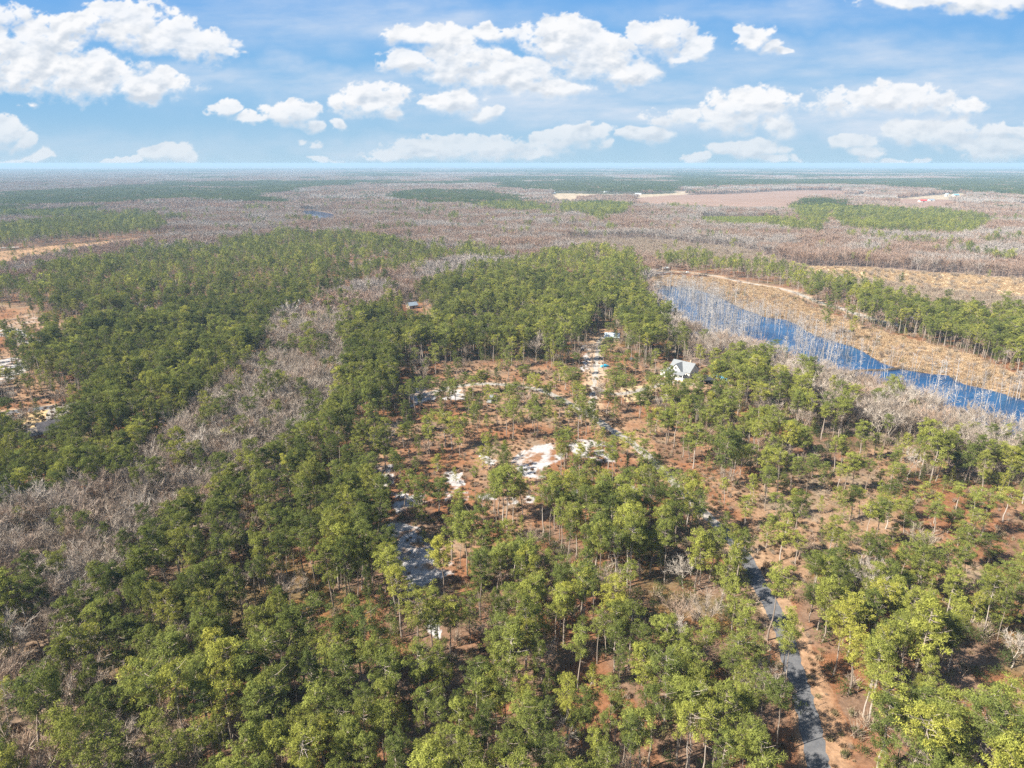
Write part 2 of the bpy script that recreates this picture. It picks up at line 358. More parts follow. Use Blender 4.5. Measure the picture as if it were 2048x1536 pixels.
# far fields, stands, lake
zone(PALE, [(1097,387),(1180,384),(1310,381),(1400,384),(1345,392),(1260,396),(1180,396),(1150,409),(1100,406)], 0)
zone(FIELD, [(1270,396),(1345,390),(1450,388),(1570,381),(1680,380),(1695,390),(1740,388),(1720,396),(1630,398),(1600,403),(1590,420),(1563,426),(1440,425),(1400,420),(1300,416),(1250,410)], 0)
zone(FIELD, [(1782,398),(1850,396),(1920,402),(1930,408),(1900,425),(1830,424),(1800,414)], 0)
zone(PALE, [(1785,398),(1850,392),(1920,386),(1950,390),(1930,401),(1850,397)], 0)
zone(FIELD, [(2010,410),(2100,405),(2150,416),(2040,420)], 0)
YOUNGP = [(1400,436),(1560,436),(1565,462),(1480,460),(1400,455)]
zone(YOUNG, YOUNGP, 0)
for pts in ([(1578,408),(1603,398),(1680,396),(1690,411),(1757,413),(1840,419),(1912,424),(1984,436),(1976,453),(1920,466),(1830,466),(1775,458),(1700,456),(1665,438),(1600,440)],
            [(1530,438),(1640,437),(1660,448),(1640,458),(1530,452)],
            [(776,388),(838,379),(958,381),(1035,391),(1050,405),(1105,416),(1100,425),(990,417),(958,410),(855,403),(795,398)],
            [(1118,411),(1197,400),(1262,410),(1245,428),(1197,430),(1130,420)],
            [(1000,366),(1095,362),(1163,360),(1350,364),(1350,380),(1282,382),(1095,380),(1000,374)],
            [(318,378),(380,374),(520,392),(590,402),(500,404),(400,396)],
            [(1340,360),(1620,358),(2300,356),(2300,370),(1620,368),(1360,372)]):
    zone(PINE, pts, 12)
zone(PINE, [(1180,430),(1195,425),(1210,445),(1190,455)], 6)
LAKEP = [(598,421),(630,422),(668,428),(674,449),(640,450),(606,442)]
zone(LAKE, LAKEP, 0)
PONDP = [(-60,443),(20,440),(52,439),(56,443),(30,446),(-60,450)]
zone(LAKE, PONDP, 0)
POND2 = [(353,393),(381,392),(382,396),(356,397)]
zone(LAKE, POND2, 0)
zone(SCRUB, [(1600,532),(1740,536),(1930,550),(2300,578),(2300,632),(2030,594),(1880,582),(1700,560),(1600,545)], 0)

ROADC = [(1645,1640),(1640,1560),(1630,1500),(1618,1440),(1603,1384),(1584,1325),(1566,1262),(1545,1216),(1518,1168),(1498,1129),(1474,1092),(1448,1063),(1400,1018),(1350,968),(1300,918),(1255,880),(1212,853),(1180,830),(1140,808),(1110,792),(1070,778),(1020,770),(960,768),(900,775),(850,790)]
ROADC_W = [at(*p) for p in ROADC]
DRIVE = [at(*p) for p in [(1180,828),(1186,800),(1189,768),(1192,735),(1194,705),(1200,680),(1215,672)]]
DRIVE2 = [at(*p) for p in [(1188,775),(1230,788),(1290,778),(1340,765),(1390,770)]]
TRACK = [at(*p) for p in [(1320,541),(1376,545),(1430,552),(1480,563),(1530,572),(1580,582),(1640,605),(1680,616),(1720,630),(1760,642),(1810,654)]]
LROAD = [at(*p) for p in [(-260,850),(-80,838),(40,822),(90,816),(130,811),(180,803),(260,780)]]
FTRK = [at(*p) for p in [(430,692),(340,686),(240,640),(140,636)]]
def smooth_line(P, n=8):
    P = np.array(P, float); out = []
    for i in range(len(P) - 1):
        p0 = P[max(i - 1, 0)]; p1 = P[i]; p2 = P[i + 1]; p3 = P[min(i + 2, len(P) - 1)]
        for t in np.linspace(0, 1, n, endpoint=False):
            out.append(.5 * ((2 * p1) + (-p0 + p2) * t + (2 * p0 - 5 * p1 + 4 * p2 - p3) * t * t + (-p0 + 3 * p1 - 3 * p2 + p3) * t ** 3))
    out.append(P[-1]); return np.array(out)
ROADL = smooth_line(ROADC_W); DRIVEL = smooth_line(DRIVE); DRIVE2L = smooth_line(DRIVE2); TRACKL = smooth_line(TRACK); LROADL = smooth_line(LROAD)
def dist_line(L, x, y):
    d = np.full(x.shape, 1e9)
    bb = (x > L[:, 0].min() - 30) & (x < L[:, 0].max() + 30) & (y > L[:, 1].min() - 30) & (y < L[:, 1].max() + 30)
    if not bb.any(): return d
    xs, ys = x[bb], y[bb]; dd = np.full(xs.shape, 1e9)
    for (ax, ay), (bx, by) in zip(L[:-1], L[1:]):
        vx, vy = bx - ax, by - ay
        t = np.clip(((xs - ax) * vx + (ys - ay) * vy) / (vx * vx + vy * vy + 1e-9), 0, 1)
        dd = np.minimum(dd, np.hypot(xs - ax - t * vx, ys - ay - t * vy))
    d[bb] = dd; return d
def classify(x, y):
    wob = np.minimum(np.hypot(x, y) * .012, 22)
    wx = x + (fbm(x / 22, y / 22, 3, 201) - .5) * wob * 2; wy = y + (fbm(x / 22, y / 22, 3, 202) - .5) * wob * 2
    c = np.full(x.shape, SWAMP)
    d = np.hypot(x, y)
    az = np.arctan2(x, np.maximum(y, 1))
    # far stands of pine by low-frequency noise, more of them towards the right and beyond 3 km
    n = fbm(x / 520 + .2 * fbm(x / 300, y / 300, 2, 9), y / 760, 3, 301)
    thr = .63 - .14 * sstep(2500, 5000, d) * sstep(-.35, .15, az) - .05 * sstep(6000, 10000, d)
    thr = thr + .25 * (1 - sstep(1500, 2400, d))
    c[(n > thr) & (d > 1500)] = PINE
    n2 = fbm(x / 420, y / 480, 2, 302)
    c[(n2 > .76) & (d > 3200) & (az > -.3)] = PALE
    for cls, P in Zs:
        sharp = cls in (WATER, LAKE, FIELD, PALE, YOUNG, OPEN)
        m = inside(P, x if sharp else wx, y if sharp else wy)
        c[m] = cls
    return c

# sand patches (px)
SAND = [[(958,905),(1000,925),(1030,900),(1075,890),(1111,886),(1105,910),(1140,905),(1125,925),(1085,935),(1080,958),(1045,950),(1025,930),(990,930),(958,920)],
        [(1146,880),(1190,882),(1215,892),(1225,930),(1190,925),(1165,918),(1140,905)], [(1060,950),(1085,950),(1110,962),(1080,968)],
        [(782,985),(830,990),(870,1000),(870,1012),(820,1015),(795,1030),(783,1010)], [(885,990),(985,988),(990,1000),(890,1002)], [(1020,996),(1070,992),(1075,1006),(1030,1008)],
        [(1140,985),(1200,985),(1260,988),(1262,1000),(1180,1008),(1140,1000)], [(745,930),(785,930),(790,965),(760,980),(745,960)], [(812,775),(876,778),(870,800),(820,815)], [(888,775),(925,770),(935,800),(900,800)],
        [(788,1042),(840,1055),(868,1107),(895,1150),(840,1185),(824,1155),(796,1115),(783,1070)], [(850,1228),(886,1240),(880,1285),(858,1265)],
        [(-300,730),(0,718),(60,710),(97,705),(68,727),(50,748),(5,765),(-300,790)], [(-200,650),(0,658),(44,658),(70,676),(105,692),(73,692),(23,690),(0,675),(-200,668)],
        [(128,672),(150,668),(150,680),(130,680)], [(240,628),(310,630),(310,634),(240,634)], [(900,950),(925,945),(930,975),(905,980)], [(1230,985),(1275,975),(1280,995),(1240,998)],
        [(0,494),(30,493),(30,496),(0,497)], [(1310,538),(1330,535),(1345,545),(1315,548)], [(1165,690),(1200,690),(1215,745),(1180,760),(1168,730)], [(1255,660),(1265,665),(1258,690),(1250,685)]]
SANDW = [poly(p) for p in SAND]

def polar(azs, rad):
    A, Rr = np.meshgrid(azs, rad); return Rr * np.sin(A), Rr * np.cos(A)
def make_ground():
    azf = np.radians(np.linspace(-44, 44, 760)); azb = np.radians(np.linspace(44, 316, 90))[1:-1]
    az = np.concatenate([azf, azb]); n = len(az)
    rad = np.concatenate([[1, 40], np.geomspace(75, 1300, 760), np.geomspace(1300, 76000, 260)[1:]])
    x, y = polar(az, rad); m = len(rad)
    d = np.hypot(x, y)
    c = classify(x, y)
    cols = np.zeros(x.shape + (3,))
    straw = np.array((.27, .130, .068)); straw2 = np.array((.36, .225, .14)); litter = np.array((.19, .125, .088)); grn = np.array((.15, .14, .06))
    sand = np.array((.44, .44, .455)); tan_ = np.array((.52, .36, .20))
    nA = fbm(x / 9, y / 9, 4, 401)[..., None]; nB = fbm(x / 30, y / 30, 4, 402)[..., None]; nC = fbm(x / 3.2, y / 3.2, 4, 403)[..., None]
    op = straw * .85 + (straw2 * .9 - straw) * sstep(.35, .65, nB) + (litter - straw) * sstep(.5, .72, nA) * .6
    forest = straw * .8 + (litter - straw * .8) * sstep(.3, .6, nA) + (grn - litter) * sstep(.58, .75, nB) * .5
    tab = {SWAMP: np.array((.23, .175, .15)), BARE: np.array((.24, .185, .14)), MIX: np.array((.22, .16, .115)), MARSH: np.array((.40, .285, .18)),
           WATER: np.array((.06, .05, .035)), LAKE: np.array((.06, .05, .035)), PALE: np.array((.40, .33, .24)), THICK: np.array((.30, .245, .20)), YOUNG: np.array((.14, .24, .05)), SCRUB: np.array((.58, .48, .31))}
    for k, v in tab.items():
        mk = c == k
        cols[mk] = (v * (.75 + .5 * nA))[mk]
    mk = (c == FIELD); fr = np.array((.28, .19, .15)); fo = np.array((.33, .21, .125))
    fld = np.where((d < 1500)[..., None], fo * (.7 + .6 * nA) * (.8 + .4 * nB), fr * (.85 + .3 * fbm(x / 120, y / 60, 3, 410)[..., None]))
    cols[mk] = fld[mk]
    for k in (PINE, DENSEP): mk = c == k; cols[mk] = forest[mk]
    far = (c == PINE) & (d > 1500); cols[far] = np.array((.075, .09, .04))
    mk = c == OPEN; cols[mk] = op[mk]
    # sand showing through, ragged edges
    wx = x + (nA[..., 0] - .5) * 14; wy = y + (nB[..., 0] - .5) * 14
    sm = np.zeros(x.shape)
    near = d < 1500
    for P in SANDW:
        i1 = inside(P, wx, wy); i2 = inside(P, x, y)
        sm = np.maximum(sm, i1 * .75 + i2 * .35)
    s = sstep(.24, .78, sm * .66 + (nC[..., 0] - .5) * 2.3 + (nA[..., 0] - .5) * 1.0 + .05) * (.8 + .2 * nA[..., 0]) * (sm > 0) * near
    rest = ((c == OPEN) & near) * sstep(.62, .74, nB[..., 0]) * sstep(.45, .62, nC[..., 0]) * .4 * (x < np.interp(y, ROADL[::-1, 1][::-1], ROADL[:, 0]))
    s = np.maximum(s, rest)[..., None]
    cols = cols * (1 - s) + sand * s
    # sandy shoulders of the road
    dr = dist_line(ROADL, x, y)
    side = np.zeros(x.shape)
    t = (1 - sstep(4.0, 8.5, dr + (nA[..., 0] - .5) * 6))[..., None] * (c != DENSEP)[..., None] + (1 - sstep(2.5, 4, dr))[..., None]
    t = np.clip(t, 0, 1) * .6
    cols = cols * (1 - t) + np.array((.36, .25, .165)) * (.8 + .4 * nC) * t
    for L, w in ((TRACKL, 9), (DRIVEL, 6), (DRIVE2L, 7), (LROADL, 7)):
        t = (1 - sstep(w * .5, w, dist_line(L, x, y) + (nA[..., 0] - .5) * 5))[..., None] * .8
        cols = cols * (1 - t) + np.array((.42, .31, .21)) * (.8 + .4 * nC) * t
    yard = inside(poly([(40,832),(110,812),(170,815),(150,850),(95,885),(60,880)]), x, y)[..., None]
    cols = np.where(yard, np.array((.46, .34, .19)) * (.85 + .3 * nA), cols)
    yard = inside(poly([(1240,775),(1300,770),(1310,800),(1250,805)]), x, y)[..., None]
    cols = np.where(yard, np.array((.44, .34, .21)) * (.85 + .3 * nA), cols)
    me = bpy.data.meshes.new("ground")
    co = np.stack([x, y, np.zeros_like(x)], -1).reshape(-1, 3)
    i = np.arange(m - 1)[:, None] * n; j = np.arange(n)[None, :]; j2 = (j + 1) % n
    q = np.stack([i + j, i + n + j, i + n + j2, i + j2], -1).reshape(-1, 4)
    fast_mesh(me, co, q[:, ::-1] if False else q)
    ca = me.color_attributes.new("cover", 'FLOAT_COLOR', 'POINT')
    ca.data.foreach_set("color", np.concatenate([np.clip(cols, 0, 1).reshape(-1, 3), np.ones((len(co), 1))], 1).astype(np.float32).ravel())
    me.materials.append(M_GROUND)
    tag(link(bpy.data.objects.new("ground", me)), "flat woodland ground of pine straw, sand and leaf litter", kind='structure')
make_ground()

def ribbon(name, L, w0, z, mat, label, w1=None, jit=.25):
    rng = np.random.default_rng(len(L)); n = len(L)
    d = np.gradient(L, axis=0); d /= np.linalg.norm(d, axis=1)[:, None]
    nrm = np.stack([-d[:, 1], d[:, 0]], -1); w = np.linspace(w0, w1 or w0, n) / 2
    a = L + nrm * (w + rng.uniform(-jit, jit, n))[:, None]; b = L - nrm * (w + rng.uniform(-jit, jit, n))[:, None]
    mb = MB(); mb.add(np.concatenate([np.c_[a, np.full(n, z)], np.c_[b, np.full(n, z)]]), [(i, i + 1, n + i + 1, n + i) for i in range(n - 1)])
    return tag(mb.build(name, mat), label, kind='structure')
def sheet(name, pts, z, mat, label):
    P = np.array(pts); out = []
    rng = np.random.default_rng(len(pts) * 7)
    for i in range(len(P)):                           # ragged shoreline
        a, b = P[i], P[(i + 1) % len(P)]; k = max(1, int(np.hypot(*(b - a)) / 7))
        for t in np.arange(k) / k: out.append(a + (b - a) * t + rng.normal(0, min(1.6, np.hypot(*(b - a)) * .05), 2))
    import mathutils
    tri = mathutils.geometry.tessellate_polygon([[Vector((*p, 0)) for p in out]])
    mb = MB(); mb.add([(p[0], p[1], z) for p in out], [t if np.cross(np.array(out[t[1]]) - out[t[0]], np.array(out[t[2]]) - out[t[0]]) > 0 else t[::-1] for t in tri])
    return tag(mb.build(name, mat), label, kind='structure')
near_i = [i for i, p in enumerate(ROADL) if p[1] < at(0, 1050)[1]]
ribbon("road", ROADL[:near_i[-1] + 2], 4.3, .02, M_ASPH, "narrow grey asphalt lane running up through the pines")
ribbon("gravel_road", ROADL[near_i[-1]:], 4, .012, M_GRAVEL, "pale gravel road winding through the clearing", 4, .5)
ribbon("sand_drive", DRIVEL, 3.2, .024, M_SANDR, "white sandy drive leading to the shed", 2.6, .8)
ribbon("house_drive", DRIVE2L, 4.5, .02, M_GRAVEL, "gravel drive to the white house", 4, .5)
ribbon("sand_track", TRACKL, 1.8, .02, M_SANDR, "pale sandy track along the pond dike", 9, .5)
ribbon("side_road", LROADL, 6, .016, M_ASPH, "grey road past the shingled house", 6, .2)
ribbon("driveway", smooth_line([at(*p) for p in [(122,812),(116,825),(115,840),(117,856)]]), 9, .02, M_GRAVEL, "pale concrete driveway of the shingled house", 9, .2)
sheet("water", [at(*p) for p in WATERP], .03, M_WATER, "blue beaver pond with dead trees standing in it")
sheet("lake", [at(*p) for p in LAKEP], .03, M_WATER, "small blue lake in the bare swamp forest")
sheet("pond", [at(*p) for p in PONDP], .03, M_WATER, "small pond beyond the pines")
sheet("far_pond", [at(*p) for p in POND2], .03, M_WATER, "tiny pond in the far swamp")

# ------------------------------------------------------------------ plant builders
def unit(v): return v / (np.linalg.norm(v, axis=-1, keepdims=True) + 1e-9)
def leaves(mb, rng, centres, radii, nf, size, squash=.65, up=.45, att=None):
    """kite shaped sprays of needles scattered through ellipsoid clumps"""
    n = len(centres) * nf
    c = np.repeat(np.asarray(centres), nf, 0); r = np.repeat(np.asarray(radii), nf)
    d = rng.normal(size=(n, 3)); d[:, 2] = np.where(d[:, 2] < -.35 * np.abs(d[:, 0]), -d[:, 2] * .8, d[:, 2]); d = unit(d); rr = rng.uniform(.3, 1, n) ** .45
    off = d * (r * rr)[:, None]; off[:, 2] *= squash
    p = c + off
    nn = unit(d + np.array([0, 0, up]) + rng.normal(0, .42, (n, 3)))
    ld = unit(np.cross(nn, rng.normal(size=(n, 3)))); ld = unit(ld + d * .35)
    w = unit(np.cross(nn, ld))
    L = size * rng.uniform(.7, 1.35, n); W = L * rng.uniform(.15, .32, n) * (1.0 if size < .7 else 1.5)
    v = np.stack([p, p + ld * (L * .5)[:, None] + w * W[:, None] * .5, p + ld * L[:, None], p + ld * (L * .5)[:, None] - w * W[:, None] * .5], 1).reshape(-1, 3)
    f = np.arange(n * 4).reshape(n, 4)
    cl = np.repeat(rng.uniform(.15, .85, len(centres)), nf)
    mb.add(v, f, 0, np.clip(cl + rng.normal(0, .2, n), 0, 1))
def pine(seed, h=17.0, cb=.5, cr=4.2, nb=26, nc=3, nf=30, fs=.55, form='round', sides=6):
    rng = np.random.default_rng(seed); wood = MB(); crown = MB()
    k = 7; lean = rng.normal(0, .035, 2) * h; zz = np.linspace(0, h * .97, k)
    bend = rng.normal(0, .18, (k, 2)); bend[0] = 0
    tp = np.c_[np.outer((zz / h) ** 1.5, lean) + bend, zz]
    r0 = h * .0135
    wood.tube(tp, r0 * (1 - zz / h * .86), sides, 0, .5)
    C = []; Rr = []
    def trunk_at(z): return np.array([np.interp(z, tp[:, 2], tp[:, 0]), np.interp(z, tp[:, 2], tp[:, 1]), z])
    side = rng.uniform(0, 6.28); asym = rng.uniform(0, .35)
    for i in range(nb):
        u = (i + rng.uniform(.1, .9)) / nb; t = cb + (1 - cb) * u; z = h * t * .985
        a = i * 2.39996 + rng.uniform(-.5, .5)
        if form == 'round': L = cr * min(1, .62 + 1.3 * u) * (1 - u ** 2.4) ** .55
        elif form == 'flat': L = cr * min(1, .45 + 1.3 * u) * (1 - u ** 5) ** .5
        else: L = cr * (1 - u) ** .8
        L = L * rng.uniform(.5, 1.12) * (1 + asym * math.cos(a - side)) + .35
        rise = L * rng.uniform(.12, .5)
        p0 = trunk_at(z); tip = p0 + np.array([math.cos(a) * L, math.sin(a) * L, rise])
        mid = (p0 + tip) / 2 + np.array([0, 0, -.06 * L])
        wood.tube([p0, mid, tip], [r0 * .3, r0 * .18, r0 * .07], 3, 0, .25)
        if rng.random() < .12: continue
        for s in np.linspace(.5, 1.0, nc):
            q = p0 + (tip - p0) * s + rng.normal(0, .38, 3) * np.array([1, 1, .5])
            C.append(q); Rr.append(rng.uniform(.45, .95) * cr / 4.2 * (.7 + .4 * s) * (1.0 if fs < .7 else 1.35))
    top = trunk_at(h * .97); C.append(top); Rr.append(.9 * cr / 4.2)
    for j in range(3): # a few dead stubs below the crown
        z = h * (cb - rng.uniform(.03, .22)); a = rng.uniform(0, 6.28); L = rng.uniform(.6, 1.8)
        p0 = trunk_at(z); wood.tube([p0, p0 + np.array([math.cos(a) * L, math.sin(a) * L, rng.uniform(-.2, .3)])], [.04, .015], 3, 0, .4)
    leaves(crown, rng, C, Rr, nf, fs)
    return wood, crown
def ribbons(mb, P0, P1, w0, w1, rng, att=None):
    n = len(P0); d = P1 - P0; s = unit(np.cross(d, rng.normal(size=(n, 3))))
    v = np.stack([P0 - s * w0, P0 + s * w0, P1 + s * w1, P1 - s * w1], 1).reshape(-1, 3)
    mb.add(v, np.arange(n * 4).reshape(n, 4), 0, np.clip(rng.normal(.5, .25, n), 0, 1) if att is None else att)
def bare(seed, h=14.0, cr=4.5, n1=7, n2=6, n3=10, tw=.045, base=.3, lod=0):
    rng = np.random.default_rng(seed); wood = MB(); crown = MB()
    k = 5; zz = np.linspace(0, h * .62, k); bend = rng.normal(0, .2, (k, 2)); bend[0] = 0; lean = rng.normal(0, .04, 2) * h
    tp = np.c_[np.outer(zz / h, lean) + bend, zz]; r0 = h * .013
    wood.tube(tp, r0 * (1 - zz / h * 1.2), 5, 0, .6)
    P1 = []; D1 = []; L1 = []
    for i in range(n1):
        z = h * (base + (.62 - base) * (i + .5) / n1); a = i * 2.4 + rng.uniform(-.4, .4)
        p0 = np.array([np.interp(z, tp[:, 2], tp[:, 0]), np.interp(z, tp[:, 2], tp[:, 1]), z])
        el = rng.uniform(.75, 1.3); L = (h * .93 - z) / max(math.sin(el), .5) * rng.uniform(.7, .98)
        hr = min(L * math.cos(el), cr); d = unit(np.array([math.cos(a) * hr, math.sin(a) * hr, L * math.sin(el)]))
        p1 = p0 + d * L * .55; p2 = p0 + d * L * .98 + np.array([0, 0, L * .06])
        wood.tube([p0, p1, p2], [r0 * .36, r0 * .22, r0 * .07], 3, 0, .6)
        P1.append((p0, p1, p2)); L1.append(L)
    A0 = []; A1 = []
    for (p0, p1, p2), L in zip(P1, L1):
        for j in range(n2):
            s = rng.uniform(.3, .98); q = p0 + (p1 - p0) * (s / .55) if s < .55 else p1 + (p2 - p1) * ((s - .55) / .45)
            d = unit(unit(p2 - p0) * 1.0 + rng.normal(0, .55, 3) + np.array([0, 0, .35])); A0.append(q); A1.append(q + d * L * rng.uniform(.2, .38))
    A0 = np.array(A0); A1 = np.array(A1)
    ribbons(crown, A0, A1, tw * 1.5, tw * .8, rng)
    n = len(A0) * n3; s = rng.uniform(.15, 1, n)[:, None]; B0 = np.repeat(A0, n3, 0); B1 = np.repeat(A1, n3, 0)
    q = B0 + (B1 - B0) * s; d = unit(unit(B1 - B0) + rng.normal(0, .55, (n, 3)) + np.array([0, 0, .3]))
    ribbons(crown, q, q + d * (h * rng.uniform(.05, .12, n))[:, None], tw * .75, tw * .25, rng)
    return wood, crown
def snag(seed, h=12.0, kind=0):
    rng = np.random.default_rng(seed); mb = MB(); k = 5; zz = np.linspace(-.3, h, k); lean = rng.normal(0, .045, 2)
    tp = np.c_[np.outer(zz, lean) + rng.normal(0, .06, (k, 2)), zz]
    mb.tube(tp, np.linspace(.13, .04, k) * (1.25 if kind == 2 else 1), 5, 0, rng.uniform(.3, .8))
    nb = (3, 9, 22)[kind]
    for i in range(nb):
        z = h * rng.uniform(.35, .98); a = rng.uniform(0, 6.28); L = rng.uniform(.4, 1.5) * (1, 1.2, 1.9)[kind] * (1.25 - z / h * .6)
        p = np.array([np.interp(z, tp[:, 2], tp[:, 0]), np.interp(z, tp[:, 2], tp[:, 1]), z])
        e = p + np.array([math.cos(a) * L, math.sin(a) * L, rng.uniform(.1, .8) * L])
        mb.tube([p, e], [.045, .018], 3, 0, .6)
        if kind == 2:
            m_ = 5; q = p + (e - p) * rng.uniform(.3, 1, (m_, 1)); ribbons(mb, q, q + unit(e - p + rng.normal(0, .6, (m_, 3))) * .9, .035, .012, rng)
    return mb
def shrub(seed, r=1.4, green=True):
    rng = np.random.default_rng(seed); mb = MB()
    if green:
        n = 9; C = rng.normal(0, .45, (n, 3)) * r; C[:, 2] = np.abs(C[:, 2]) + r * .45
        leaves(mb, rng, C, np.full(n, r * .55), 28, .38, .8, .3)
    else:
        n = 70; a = rng.uniform(0, 6.28, n); e = rng.uniform(.5, 1.5, n); L = r * rng.uniform(.7, 1.5, n)
        P0 = np.c_[rng.normal(0, .3, (n, 2)) * r, rng.uniform(0, r * .5, n)]
        P1 = P0 + np.c_[np.cos(a) * np.cos(e) * L, np.sin(a) * np.cos(e) * L, np.sin(e) * L]
        ribbons(mb, P0, P1, .05, .02, rng)
        q = P0 + (P1 - P0) * rng.uniform(.3, 1, (n, 1)); ribbons(mb, q, q + unit(P1 - P0 + rng.normal(0, .8, (n, 3))) * .6, .035, .015, rng)
    return mb
def tuft(seed, r=1.6):
    rng = np.random.default_rng(seed); n = 90; mb = MB()
    P0 = np.c_[rng.normal(0, .45, (n, 2)) * r, np.zeros(n)]; a = rng.uniform(0, 6.28, n); L = rng.uniform(.5, 1.3, n)
    P1 = P0 + np.c_[np.cos(a) * .4 * L, np.sin(a) * .4 * L, L]
    ribbons(mb, P0, P1, .10, .03, rng); return mb

# sources: combined meshes for the masses
def comb(name, wood, crown, mats):
    mb = MB(); mb.ext(wood, 0); mb.ext(crown, 1); return mb.mesh(name, mats)
NV = 9
forms = ['round', 'round', 'flat', 'round', 'round', 'flat', 'round', 'flat', 'cone']
PINES = []; PH = []; PW = []
for i in range(NV):
    hh = [17, 18.5, 17.5, 16, 19, 18, 15.5, 19.5, 9][i]; ccr = [3.4, 4.0, 4.2, 2.9, 3.6, 3.9, 3.1, 4.5, 2.0][i]; cb = [.52, .58, .66, .42, .55, .68, .36, .6, .14][i]
    w, c = pine(10 + i, hh, cb, ccr, [38, 38, 30, 40, 40, 28, 44, 36, 30][i], 3, [58, 58, 68, 54, 58, 68, 52, 68, 34][i], .42 if i < 8 else .32, forms[i])
    PINES.append((w, c)); PH.append(hh); PW.append(ccr * 2 + 1.2)
PM = []                      # separate part meshes
for i, (w, c) in enumerate(PINES):
    PM.append((w.mesh("trunk", [M_BARK]), c.mesh("crown", [M_PINE]), c.mesh("crown", [M_PINE_SHADE])))
BARES = [bare(40 + i, [13, 14.5, 12, 15, 13.5][i], [4.5, 5, 4, 4.5, 5.2][i], [9, 10, 9, 10, 11][i], 9, 15, [.036, .036, .038, .036, .034][i], [.25, .3, .2, .35, .15][i]) for i in range(5)]
BH = [13, 14.5, 12, 15, 13.5]
BM = [(w.mesh("trunk", [M_TWIG]), c.mesh("crown", [M_TWIG])) for w, c in BARES]
SN = [snag(60 + i, [12, 10, 14, 8, 13, 11, 5, 12][i], [0, 1, 2, 0, 2, 1, 0, 2][i]) for i in range(8)]
SM = [s.mesh("dead_tree", [M_SNAG]) for s in SN]

def src_collection(name, meshes):
    col = bpy.data.collections.new(name)
    for i, me in enumerate(meshes):
        o = bpy.data.objects.new("%s_%02d" % (name, i), me); col.objects.link(o)
    return col
def scatter(name, pts, idx, rot, scl, col, label, group=None):
    """one object of stuff: points that carry instances of the plants in the collection"""
    n = len(pts); me = bpy.data.meshes.new(name)
    me.vertices.add(n); me.vertices.foreach_set("co", np.asarray(pts, np.float32).ravel())
    a = me.attributes.new("idx", 'INT', 'POINT'); a.data.foreach_set("value", np.asarray(idx, np.int32))
    a = me.attributes.new("rot", 'FLOAT_VECTOR', 'POINT'); a.data.foreach_set("vector", np.asarray(rot, np.float32).ravel())
    a = me.attributes.new("scl", 'FLOAT_VECTOR', 'POINT'); a.data.foreach_set("vector", np.asarray(scl, np.float32).ravel())
    ob = link(bpy.data.objects.new(name, me))
    ng = bpy.data.node_groups.new(name + "_nodes", 'GeometryNodeTree')
    ng.interface.new_socket("Geometry", in_out='INPUT', socket_type='NodeSocketGeometry'); ng.interface.new_socket("Geometry", in_out='OUTPUT', socket_type='NodeSocketGeometry')
    N = ng.nodes; gi = N.new("NodeGroupInput"); go = N.new("NodeGroupOutput"); ip = N.new("GeometryNodeInstanceOnPoints")
    ci = N.new("GeometryNodeCollectionInfo"); ci.inputs["Collection"].default_value = col; ci.inputs["Separate Children"].default_value = True; ci.inputs["Reset Children"].default_value = True
    mp = N.new("GeometryNodeMeshToPoints")
    def na(nm, dt):
        q = N.new("GeometryNodeInputNamedAttribute"); q.data_type = dt; q.inputs["Name"].default_value = nm; return q.outputs[0]
    L = ng.links.new
    L(gi.outputs[0], mp.inputs["Mesh"]); L(mp.outputs[0], ip.inputs["Points"]); L(ci.outputs[0], ip.inputs["Instance"]); ip.inputs["Pick Instance"].default_value = True
    L(na("idx", 'INT'), ip.inputs["Instance Index"])
    e2r = N.new("FunctionNodeEulerToRotation"); L(na("rot", 'FLOAT_VECTOR'), e2r.inputs[0]); L(e2r.outputs[0], ip.inputs["Rotation"])
    L(na("scl", 'FLOAT_VECTOR'), ip.inputs["Scale"]); L(ip.outputs[0], go.inputs[0])
    md = ob.modifiers.new("scatter", 'NODES'); md.node_group = ng
    tag(ob, label, kind='stuff', group=group); return ob
def jgrid(rmin, rmax, cell, azmax=43.5, seed=0, jit=.46):
    rng = np.random.default_rng(seed); X = rmax * math.sin(math.radians(azmax))
    gx = np.arange(-X, X, cell); gy = np.arange(rmin * math.cos(math.radians(azmax)) - cell, rmax, cell)
    x, y = np.meshgrid(gx, gy); x = x + (np.arange(len(gy)) % 2)[:, None] * cell / 2
    x = (x + rng.uniform(-jit, jit, x.shape) * cell).ravel(); y = (y + rng.uniform(-jit, jit, y.shape) * cell).ravel()
    d = np.hypot(x, y); m = (d > rmin) & (d < rmax) & (np.abs(np.arctan2(x, y)) < math.radians(azmax))
    return x[m], y[m]

